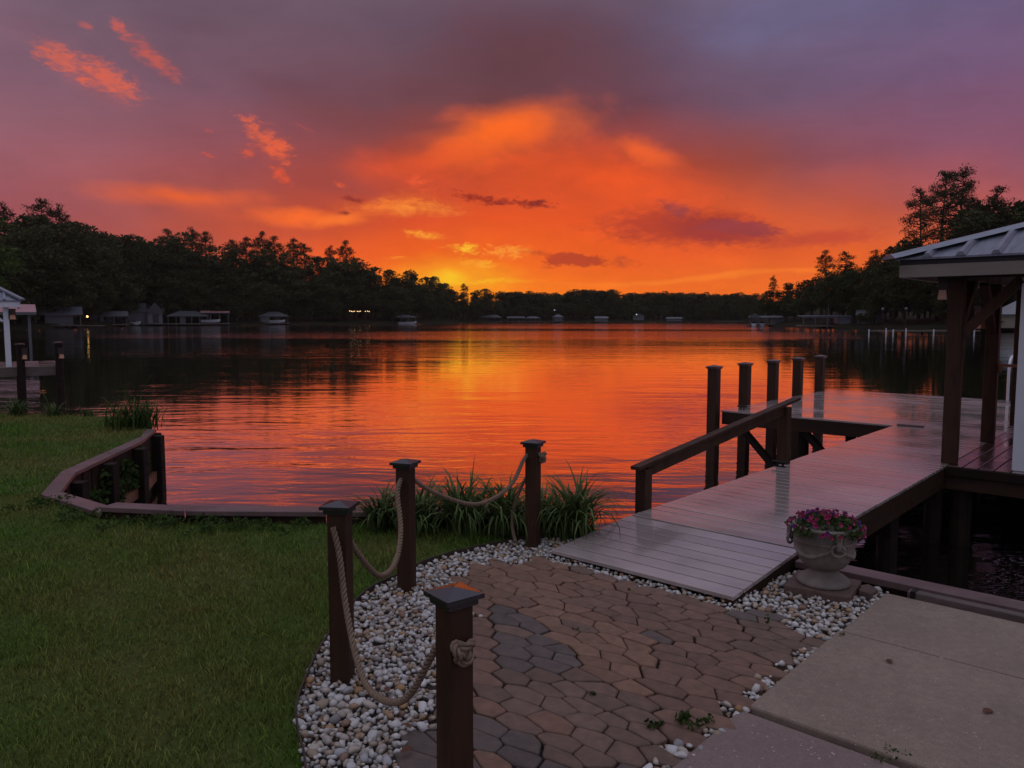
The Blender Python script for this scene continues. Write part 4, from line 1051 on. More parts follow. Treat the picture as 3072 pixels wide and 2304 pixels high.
# ------------------------------------------------------------------ neighbour's dock on the left
nb_ = thing('neighbour_boathouse', 'neighbour boathouse at left edge with ribbed metal roof and white post', 'boathouse', (-14.25,22.5,0), R(33))
b = MB(); X0, Y1, z0, hp = -5, 5, 2.16, 2.5
cs = [(X0,0,z0),(0,0,z0),(0,Y1,z0),(X0,Y1,z0)]; ap = ((X0)/2, Y1/2, z0+.62*hp)
b.add(cs+[ap]+[(x,y,z-.03) for x,y,z in cs], [(0,1,4),(1,2,4),(2,3,4),(3,0,4),(5,8,7,6),(0,5,6,1),(1,6,7,2),(2,7,8,3),(3,8,5,0)])
nr = b.build('roof', 'metal_roof', nb_)
for k in range(1,12):
    x = -k*.42; ln = min(-x, 5+x)
    b = MB(); b.bar((x,-.01,z0+.015),(x,ln,z0+.62*ln+.015),.06,.04); b.build('rib', 'ridge_metal', nr)
b = MB(); b.bar((.03,-.03,z0+.02),(ap[0],ap[1],ap[2]+.02),.16,.05); b.build('hip_cap', 'ridge_metal', nr)
part('fascia', 'trim_white', nb_, (X0,-.04,.03,.07,z0-.20,z0-.032))
part('fascia', 'trim_white', nb_, (-.08,-.04,.075,Y1-.05,z0-.20,z0-.032))
for x, y in ((-.40,.25),(-.40,4.5),(-3.6,.25)): part('post', 'trim_white', nb_, (x-.07,x+.07,y-.07,y+.07,.27,z0-.2))
b = MB(); b.bar((-.48,.25,1.55),(-.93,.25,1.95),.07,.08,up=(0,1,0)); b.build('brace', 'trim_white', nb_)
lantern('hanging lantern beside the white post of the neighbour boathouse', (-14.62,22.5,1.72), R(90), 1.1)
nd = thing('neighbour_dock', 'neighbour plank dock reaching in from the left edge', 'dock', (-13.18,22.35,0), R(31))
part('deck', 'deck_pale', nd, (-7,0,0,3.2,.24,.27))
part('rim_board', 'timber_grey', nd, (-7,0,-.05,-.005,.0,.262)); part('rim_board', 'timber_grey', nd, (.005,.05,-.05,3.2,.0,.262))
for x, y, tp in ((.02,-.14,.93),(-.92,-.14,.90),(.02,3.0,.26),(-2.2,1.6,.2),(-1.0,1.6,.2),(-3.4,-.1,.2)):
    pl = MB().tube([(x,y,-1.9),(x,y,tp)], .10, 12).build('piling', 'dark_wood', nd)
    if tp > .5: b = MB(); b.lathe([(0,.045),(.12,.03),(.125,.0),(.10,-.005)], 14); b.build('cap', 'cap_black', pl, loc=(x,y,tp))
lantern('amber glass lantern on the outer piling of the neighbour dock', (-13.03,22.2,.60), R(50), 1.05)
lantern('amber glass lantern on the inner piling of the neighbour dock', (-13.81,21.75,.60), R(50), 1.05)

# ------------------------------------------------------------------ buildings on the far shores
def bhouse(name, label, cat, x, y, wd, dp, zb, ze, zr, roof='hip', rm='shingle_dark', wm='house_grey', wall=None, posts=4, rz=None, deck=True, openings=(), ov=.4, group=None):
    """x,y centre of the front; local -y faces the lake viewer"""
    rz = math.atan2(-x, y) if rz is None else rz
    t = thing(name, label, cat, (x,y,0), rz, group); h = wd/2
    def rect(nm, m, *bx): return part(nm, m, t, *bx, bevel=0)
    if roof == 'hip':
        rl = max(.2, h-dp*.5+.2)
        vs = [(-h-ov,-ov,ze),(h+ov,-ov,ze),(h+ov,dp+ov,ze),(-h-ov,dp+ov,ze),(-rl,dp/2,zr),(rl,dp/2,zr)]
        fs = [(0,1,5,4),(1,2,5),(2,3,4,5),(3,0,4),(3,2,1,0)]
    elif roof == 'gable_x':      # ridge across the view
        vs = [(-h-ov,-ov,ze),(h+ov,-ov,ze),(h+ov,dp+ov,ze),(-h-ov,dp+ov,ze),(-h-ov,dp/2,zr),(h+ov,dp/2,zr)]
        fs = [(0,1,5,4),(1,2,5),(2,3,4,5),(3,0,4),(3,2,1,0)]
    elif roof == 'gable_y':      # gable end to the viewer
        vs = [(-h-ov,-ov,ze),(h+ov,-ov,ze),(h+ov,dp+ov,ze),(-h-ov,dp+ov,ze),(0,-ov,zr),(0,dp+ov,zr)]
        fs = [(0,1,4),(1,2,5,4),(2,3,5),(3,0,4,5),(3,2,1,0)]
    else:                        # low slab roof
        vs = [(-h-ov,-ov,ze),(h+ov,-ov,ze),(h+ov,dp+ov,zr),(-h-ov,dp+ov,zr)]+[(-h-ov,-ov,ze+.22),(h+ov,-ov,ze+.22),(h+ov,dp+ov,zr+.22),(-h-ov,dp+ov,zr+.22)]
        fs = [(3,2,1,0),(4,5,6,7),(0,1,5,4),(1,2,6,5),(2,3,7,6),(3,0,4,7)]
    bb = MB(); bb.add(vs, fs); rf_ = bb.build('roof', rm, t)
    rect('fascia', 'house_grey', (-h-ov+.01,h+ov-.01,-ov-.05,-ov-.005,ze-.16,ze+.06))
    if wall:
        x0, x1 = wall; y0 = .3
        rect('wall', wm, (x0*wd,x1*wd,y0,dp-.2,zb,ze-.005))
        for i, (ox, oz, ow, oh) in enumerate(openings):
            win = rect('window' if oh < ow*1.3 else 'door', 'window_dark', (ox*wd-ow/2,ox*wd+ow/2,y0-.03,y0-.004,oz,oz+oh))
            f_ = MB()
            for q in ((ox*wd-ow/2-.1,ox*wd-ow/2,oz,oz+oh),(ox*wd+ow/2,ox*wd+ow/2+.1,oz,oz+oh)): f_.box(q[0],q[1],y0-.06,y0-.003,q[2],q[3])
            f_.build('frame', 'house_white', win)
    for i in range(posts):
        px = -h+.1+(wd-.2)*i/max(posts-1,1)
        rect('post', 'house_grey', (px-.10,px+.10,0,.2,-1.6,ze-.006))
    if deck: rect('deck', 'timber_grey', (-h-.6,h+.6,-1.2,dp,-.30,.0))
    return t
bhouse('shore_boathouse','long dark-roofed open boathouse at far left with a walkway in front','boathouse',-108,184,9.4,6,.0,2.5,4.4,'gable_x','roof_blue','house_grey',(-.30,.32),5)
bhouse('shore_boathouse','low grey boathouse between the long dark one and the white one','boathouse',-112,214,9.6,6,.0,2.2,3.6,'gable_x','shingle_grey','house_grey',(-.5,-.1),4)
whh = bhouse('white_boathouse','white boathouse with pointed gable and dormer on left shore','boathouse',-109,236,4.2,9,.0,3.5,6.4,'gable_y','shingle_dark','house_white',(-.5,.5),0,openings=((.05,.1,1.7,2.6),(0,4.0,.8,.9)))
bb = MB(); bb.add([(-2.1,.28,3.5),(2.1,.28,3.5),(0,.28,6.1)], [(0,1,2)]); bb.add([(-2.1,.31,3.5),(2.1,.31,3.5),(0,.31,6.1)], [(2,1,0)]); bb.build('gable', 'house_white', whh)
part('side_wing', 'house_white', whh, (-8.2,-2.12,2.5,8.2,-.4,3.5), bevel=0)
bb = MB(); bb.add([(-8.6,2.0,3.5),(-2.4,2.0,3.5),(-2.4,8.4,3.5),(-8.6,8.4,3.5),(-8.6,5.2,6.2),(-2.4,5.2,6.2)], [(0,1,5,4),(1,2,5),(2,3,4,5),(3,0,4),(3,2,1,0)]); bb.build('wing_roof', 'shingle_dark', whh)
dm = part('dormer', 'house_white', whh, (-7.2,-4.6,1.7,4.6,3.55,5.3), bevel=0)
part('window', 'window_dark', dm, (-6.4,-5.4,1.66,1.69,3.9,4.9), bevel=0)
bhouse('lake_house','two-storey grey house above the shore behind the white boathouse','house',-112.5,264,11,8,.3,5.4,7.7,'hip','shingle_grey','house_grey',(-.5,.5),0,deck=False,openings=((-.3,3.2,1.8,1.4),(-.02,3.2,1.8,1.4),(.2,3.2,1.6,1.4)))
bhouse('shore_boathouse','wide dark-roofed open boathouse right beside the white boathouse','boathouse',-101.5,242,11.5,7,.0,2.3,3.9,'hip','shingle_dark','house_grey',(-.2,-.06),6)
bhouse('shore_boathouse','boathouse with pale pink roof sheltering a boat on left shore','boathouse',-94.5,246,8.0,6,.0,3.3,3.9,'slab','roof_pink','house_grey',None,4)
bhouse('shore_cabin','dark cabin roof standing behind the pink-roofed boathouse','cabin',-97,262,8.5,6,.4,4.4,6.0,'gable_x','shingle_dark','house_grey',(-.5,.5),0,deck=False,openings=((.1,2.0,1.2,1.2),))
bhouse('shore_boathouse','hip-roofed grey boathouse with a white boat, middle of the left shore','boathouse',-83.5,271,9.6,7,.0,2.3,3.9,'hip','shingle_grey','house_white',(-.45,-.15),4)
bhouse('shore_boathouse','low dark boathouse with a pontoon boat at the end of left shore','boathouse',-43,309,9,6,.0,2.0,2.9,'hip','shingle_grey','house_grey',None,4)
FAR = [('dark wide hip-roofed boathouse, leftmost on the distant far shore',-11,399,11,2.0,3.3,'hip','shingle_dark',None),
       ('pale-eaved small boathouse second from left on the far shore',2,404,8.6,1.6,2.3,'slab','shingle_grey',None),
       ('small open boathouse third from left on the far shore',11,407,7.6,1.6,2.5,'hip','shingle_grey',None),
       ('two-level boathouse below a point light on the far shore',24.5,411,5.6,2.2,3.6,'hip','shingle_grey',(-.4,.4)),
       ('small pale grey boathouse near the centre of the far shore',48.5,419,6.6,1.5,2.5,'gable_x','house_white',(-.5,.5)),
       ('pale low shed at the right end of the far shore',90.5,431,8.2,1.3,2.1,'gable_x','house_white',(-.5,.5))]
for lab, x, y, wd, ze, zr, rt, rm, wl in FAR:
    bhouse('shore_boathouse', lab, 'boathouse', x, y, wd, 5, .0, ze, zr, rt, rm, 'house_white' if rm == 'house_white' else 'house_grey', wl, 4, group='boathouses on the far shore')
bhouse('lake_house','small pale house among far trees beside a bright point light','house',71,434,6,5,.5,2.8,4.2,'gable_y','shingle_grey','house_white',(-.5,.5),0,deck=False)
gb = bhouse('gable_boathouse','open boathouse with white gable trim on the right shore','boathouse',74,224,9.6,7,.0,1.8,2.3,'gable_x','shingle_grey','house_grey',(.1,.5),5)
bb = MB(); bb.bar((-5.4,-.6,1.7),(-3.5,-.6,2.85),.22,.12,up=(0,1,0)); bb.bar((-3.5,-.6,2.85),(-1.6,-.6,1.7),.22,.12,up=(0,1,0)); bb.build('gable_trim', 'house_white', gb)
bb = MB(); bb.add([(-5.4,-.5,1.8),(-1.6,-.5,1.8),(-3.5,-.5,2.85),(-5.4,3,1.8),(-1.6,3,1.8),(-3.5,3,2.85)], [(0,1,2),(5,4,3),(1,4,5,2),(3,0,2,5)]); bb.build('gable', 'shingle_grey', gb)
bhouse('blue_boathouse','long blue-grey flat-roofed boathouse with closed end room on right shore','boathouse',72.2,177,10.4,6,.0,1.9,2.05,'slab','roof_blue','house_blue',(.27,.5),5,rz=-.18,ov=.3)
bhouse('shore_cabin','small cabin with grey roof behind the blue-grey boathouse','cabin',76.5,165,5.0,4,.3,2.2,3.5,'gable_x','shingle_grey','house_grey',(-.5,.5),3,deck=False)
hs = bhouse('lake_house','pale cream house with light roof edge behind boathouse posts','house',83,127,7.5,9,.0,2.2,4.6,'gable_y','trim_white','house_tan',(-.5,.5),0,deck=False)
bb = MB(); bb.add([(-3.75,.29,2.2),(3.75,.29,2.2),(0,.29,4.4)], [(0,1,2)]); bb.build('gable', 'house_tan', hs)

def jetty(label, x0, y0, x1, y1, wd=1.5, z=-.05, piles=(), pm='dark_wood', ph=.3):
    t = thing('jetty', label, 'jetty', (x0,y0,0), math.atan2(y1-y0,x1-x0)); L = math.dist((x0,y0),(x1,y1))
    part('deck', 'timber_grey', t, (0,L,-wd/2,wd/2,z-.2,z), bevel=0)
    n = max(3, int(L/3))
    for i in range(n):
        for s_ in (-1,1): part('piling', 'dark_wood', t, (L*i/(n-1)-.1,L*i/(n-1)+.1,s_*wd/2-.1,s_*wd/2+.1,-1.6,z-.205), bevel=0)
    return t
jetty('long low jetty in front of the long dark boathouse at far left', -113.5,180.5,-96,181.5)
jetty('dark jetty reaching out at the right end of the far shore', 100,384,116,382, 2.5, .1)
jetty('low jetty with white pilings along the right bank', 52,111,68,113, 1.6, -.1)
for i, X in enumerate((50.2,52.6,53.6,55.4,59.3,65.0)):
    b = MB(); b.tube([(0,0,-1.6),(0,0,.02+.15*(i%2))], .10, 10); b.lathe([(0,.06),(.07,.03),(.105,-.02)], 10, (0,0,.02+.15*(i%2)))
    o = b.build('white_piling', 'hull_white', loc=(X,108.5,0)); tag(o, ['leftmost thin white piling by the right bank jetty','first of the close pair of white pilings at the right jetty','second of the close pair of white pilings at the right jetty','stout white piling right of the close pair at the jetty','lone white piling midway along the right jetty','white piling nearest the boathouse post on the right jetty'][i], 'piling', 'white pilings of the right jetty')
def lamp(label, x, y, zt, m='pale_lamp', r_=.22):
    t = thing('lamp_post', label, 'lamp', (x,y,0)); part('pole', 'iron', t, (-.05,.05,-.05,.05,-.5,zt-.2), bevel=0)
    bm = bmesh.new(); bmesh.ops.create_icosphere(bm, subdivisions=2, radius=r_); me = bpy.data.meshes.new('globe'); bm.to_mesh(me); bm.free(); me.materials.append(MAT[m])
    link('globe', me, t, None, (0,0,zt)); return t
lamp('left of two white globe lamps on the right bank lawn', 55.6, 116, 3.0, 'house_white', .22)
lamp('right of two white globe lamps on the right bank lawn', 59.6, 117, 3.05, 'house_white', .22)
lamp('small warm light glowing beside the long dark boathouse', -102.2, 186, 2.0, 'warm_lamp', .22)
lamp('tiny bright point light at the small house on the far shore', 69.3, 430, 3.6, 'pale_lamp', .35)
lamp('tiny faint point light above the two-level far boathouse', 22.5, 409, 5.8, 'pale_lamp', .25)
lamp('small blue-white light on a pole in the right bank trees', 92, 160, 6.2, 'pale_lamp', .15)
fp = thing('flagpole', 'thin bare pole rising beside the blue-grey boathouse', 'pole', (71.6,175,0)); b = MB(); b.tube([(0,0,-1.2),(0,0,4.6)], .07, 8); b.build('pole', 'house_grey', fp); b = MB(); b.lathe([(0,.12),(.1,.06),(.12,0),(.08,-.06)], 8, (0,0,4.6)); b.build('finial', 'house_grey', fp)
sl = thing('string_lights', 'row of small warm string lights on the dark left bank', 'string lights', (-56.8,288.5,0))
bulb = bmesh.new(); bmesh.ops.create_icosphere(bulb, subdivisions=1, radius=.12); bme = bpy.data.meshes.new('bulb'); bulb.to_mesh(bme); bulb.free(); bme.materials.append(MAT['warm_bulb'])
for x in (-3.7,-3.1,-2.5,-2.0,-.9,-.3,.2,2.1,2.9,3.5): link('bulb', bme, sl, None, (x,0,4.15+.12*math.sin(x*3)))
b = MB(); b.tube([(-4.5,0,4.5),(-2,0,4.32),(0,0,4.30),(2,0,4.32),(4.5,0,4.5)], .03, 5); b.build('wire', 'iron', sl)
for x in (-4.5,4.5): part('pole', 'dark_wood', sl, (x-.1,x+.1,-.1,.1,.0,4.6), bevel=0)

def boat(label, x, y, L, rz, m='hull_white', canopy=False, z=WATER+.05):
    t = thing('boat', label, 'boat', (x,y,z), rz); b = MB()
    st_ = [(-.5,.80,.95,.0),(-.2,1.0,.95,-.1),(.1,1.0,1.0,-.1),(.35,.66,1.1,.0),(.5,.05,1.25,.35)]; wd = L*.19; vs = []
    for f, w_, zt, zb in st_: vs += [(f*L,-w_*wd,zt*.8),(f*L,-w_*wd*.6,zb),(f*L,w_*wd*.6,zb),(f*L,w_*wd,zt*.8)]
    fs = [(4*i+j,4*i+j+1,4*i+5+j,4*i+4+j) for i in range(4) for j in range(3)]+[(0,3,2,1),(16,17,18,19)]+[(4*i,4*i+4,4*i+7,4*i+3) for i in range(4)]
    b.add(vs, fs); b.build('hull', m, t)
    b = MB(); b.add([(-.05*L,-wd*.7,.78),(.12*L,-wd*.5,.82),(.12*L,wd*.5,.82),(-.05*L,wd*.7,.78),(-.08*L,-wd*.65,1.3),(.02*L,-wd*.45,1.25),(.02*L,wd*.45,1.25),(-.08*L,wd*.65,1.3)], [(0,1,5,4),(1,2,6,5),(2,3,7,6)]); b.build('windscreen', 'window_dark', t)
    if canopy:
        b = MB(); b.box(-.3*L,.15*L,-wd*.85,wd*.85,1.95,2.05)
        for fx in (-.28,.13):
            for fy in (-.8,.8): b.box(fx*L-.03,fx*L+.03,fy*wd-.03,fy*wd+.03,.75,1.95)
        b.build('canopy', 'boat_dark', t)
    return t
boat('white boat on a lift under the pink-roofed boathouse', -95.5, 245, 5.8, .1, z=.3)
boat('white boat docked inside the hip-roofed grey boathouse', -82.5, 271.5, 5.5, .1, z=.1)
boat('pale pontoon boat at the end of left shore', -41.5, 307, 7, 0, canopy=True)
boat('white boat moored at the left side of the gable boathouse', 69.3, 221, 4.2, 1.2, canopy=True)
boat('blue boat moored beside the white one at the gable boathouse', 71.6, 221.5, 4.2, 1.3, 'hull_blue')
boat('small pale boat by the bank right of the gable boathouse', 79, 205, 3.5, 1.4)
boat('dark boat covered inside the low grey boathouse', -114, 215, 5, .1, 'boat_dark', z=.2)
boat('small pale boat lying on the grass by the white boathouse', -112.8, 231, 3.2, .3, 'hull_white', z=-.3)
pr = bhouse('red_boathouse','distant boathouse with pinkish red roof behind the neighbour roof','boathouse',-38.9,60,2.6,5,.0,2.05,2.75,'gable_x','roof_pink','house_grey',None,2,deck=False)

# ------------------------------------------------------------------ trees
def mesh_from_quads(name, V, m):
    V = np.array(V); n = len(V)//4
    me = ndmesh(name, V, np.arange(n*4).reshape(-1,4)); me.materials.append(MAT[m]); return me
def leaf_quads(rs, c, rad, n, size, flat=1.0, shell=.55, aspect=.5):
    u = rs.normal(size=(n,3)); u /= np.linalg.norm(u,axis=1)[:,None]
    r_ = (shell+(1-shell)*rs.random(n))[:,None]
    p = np.array(c)+u*r_*np.array(rad)
    a = rs.normal(size=(n,3)); a[:,2] *= flat; a /= np.linalg.norm(a,axis=1)[:,None]
    d = np.cross(a, rs.normal(size=(n,3))); d /= np.linalg.norm(d,axis=1)[:,None]
    s_ = size*rs.uniform(.55,1.4,(n,1))
    return np.stack([p-a*s_, p+d*s_*aspect, p+a*s_, p-d*s_*aspect],1).reshape(-1,3)
def broadleaf(seed, m='leaf_dark', H=20, lobes=40, per=105, size=.36, cr=(5.4,5.4,9.6), bare=False):
    rs = np.random.default_rng(seed); r_ = random.Random(seed)
    tr = MB(); top = H*.62
    sp = [Vector((0,0,-1))]
    for i in range(1,6): sp.append(sp[-1]+Vector((r_.gauss(0,.22), r_.gauss(0,.22), (top+1)/5)))
    tr.tube(sp, [.36,.31,.26,.20,.14,.07], 7)
    V = []; cz = H*.53
    for k in range(lobes):
        u = rs.normal(size=3); u /= np.linalg.norm(u); q = rs.random()**.38
        lr = rs.uniform(1.3,2.5)*(1 if not bare else .7)
        c = np.array([u[0]*q*(cr[0]-1.4), u[1]*q*(cr[1]-1.4), cz+u[2]*q*(cr[2]-1.5)])
        tp = .55+.45*min(1, max(0,(H-c[2])/(H*.35))); c[0] *= tp; c[1] *= tp
        V.append(leaf_quads(rs, c, (lr*1.12,lr*1.12,lr*.72), per, size))
        if k % 2 == 0:
            i = min(4, max(1, int((c[2]-2)/(top+1)*5))); p0 = sp[i]; pc = Vector(c)
            tr.tube([p0, p0.lerp(pc,.5)+Vector((0,0,-.3)), pc], [.13,.08,.03], 5)
    return tr.mesh('trunk'), mesh_from_quads('crown', np.concatenate(V), m)
def pine(seed, m='leaf_pine', H=26, n=52, per=60, size=.28, low=.42, spread=4.0):
    rs = np.random.default_rng(seed); r_ = random.Random(seed); tr = MB()
    lean = (r_.gauss(0,.6), r_.gauss(0,.6)); at = lambda f: Vector((lean[0]*f*f, lean[1]*f*f, -1+(H+.2)*f))
    tr.tube([at(i/8) for i in range(9)], [.36,.33,.30,.27,.23,.19,.14,.09,.04], 7)
    V = []
    for k in range(n):
        f = low+(1-low)*((k+.5)/n)**.82; a = k*2.4+r_.uniform(-.5,.5)
        g = (f-low)/(1-low); prof = (.55+1.2*g)*(1-g)**.62 if g > .0 else .6
        rd = spread*max(.16, prof*1.25)*r_.uniform(.55,1.15)
        p0 = at(min(f,.985)); tip = p0+Vector((math.cos(a)*rd, math.sin(a)*rd, r_.uniform(-.9,1.3)))
        tr.tube([p0, p0.lerp(tip,.55)+Vector((0,0,-.15)), tip], [.11,.08,.04], 5)
        cr = r_.uniform(.85,1.6)*(.7+.3*(1-g)+.2)
        V.append(leaf_quads(rs, tip, (cr*1.05,cr*1.05,cr*.80), per, size, shell=.2, aspect=.28))
        if rd > 2:
            q = p0.lerp(tip,.6); V.append(leaf_quads(rs, q+Vector((r_.gauss(0,.4),r_.gauss(0,.4),.35)), (cr,cr,cr*.75), per*2//3, size, shell=.25, aspect=.28))
    V.append(leaf_quads(rs, at(1.0), (1.1,1.1,.8), per, size, shell=.2, aspect=.28))
    return tr.mesh('trunk'), mesh_from_quads('crown', np.concatenate(V), m)
BL = [broadleaf(31+i) for i in range(5)]
PN = [pine(51+i) for i in range(4)]
HP = [pine(71+i, per=75, size=.24, n=58, low=lo, spread=4.1) for i, lo in enumerate((.30,.40,.42))]
LG = [broadleaf(91, 'leaf_light', lobes=34, per=150, size=.28)]
TH = [broadleaf(95, 'leaf_dark', lobes=14, per=26, size=.22, cr=(4,4,6), bare=True)]
for pr_ in BL+PN+HP+LG+TH: pr_[0].materials.append(MAT['bark'])
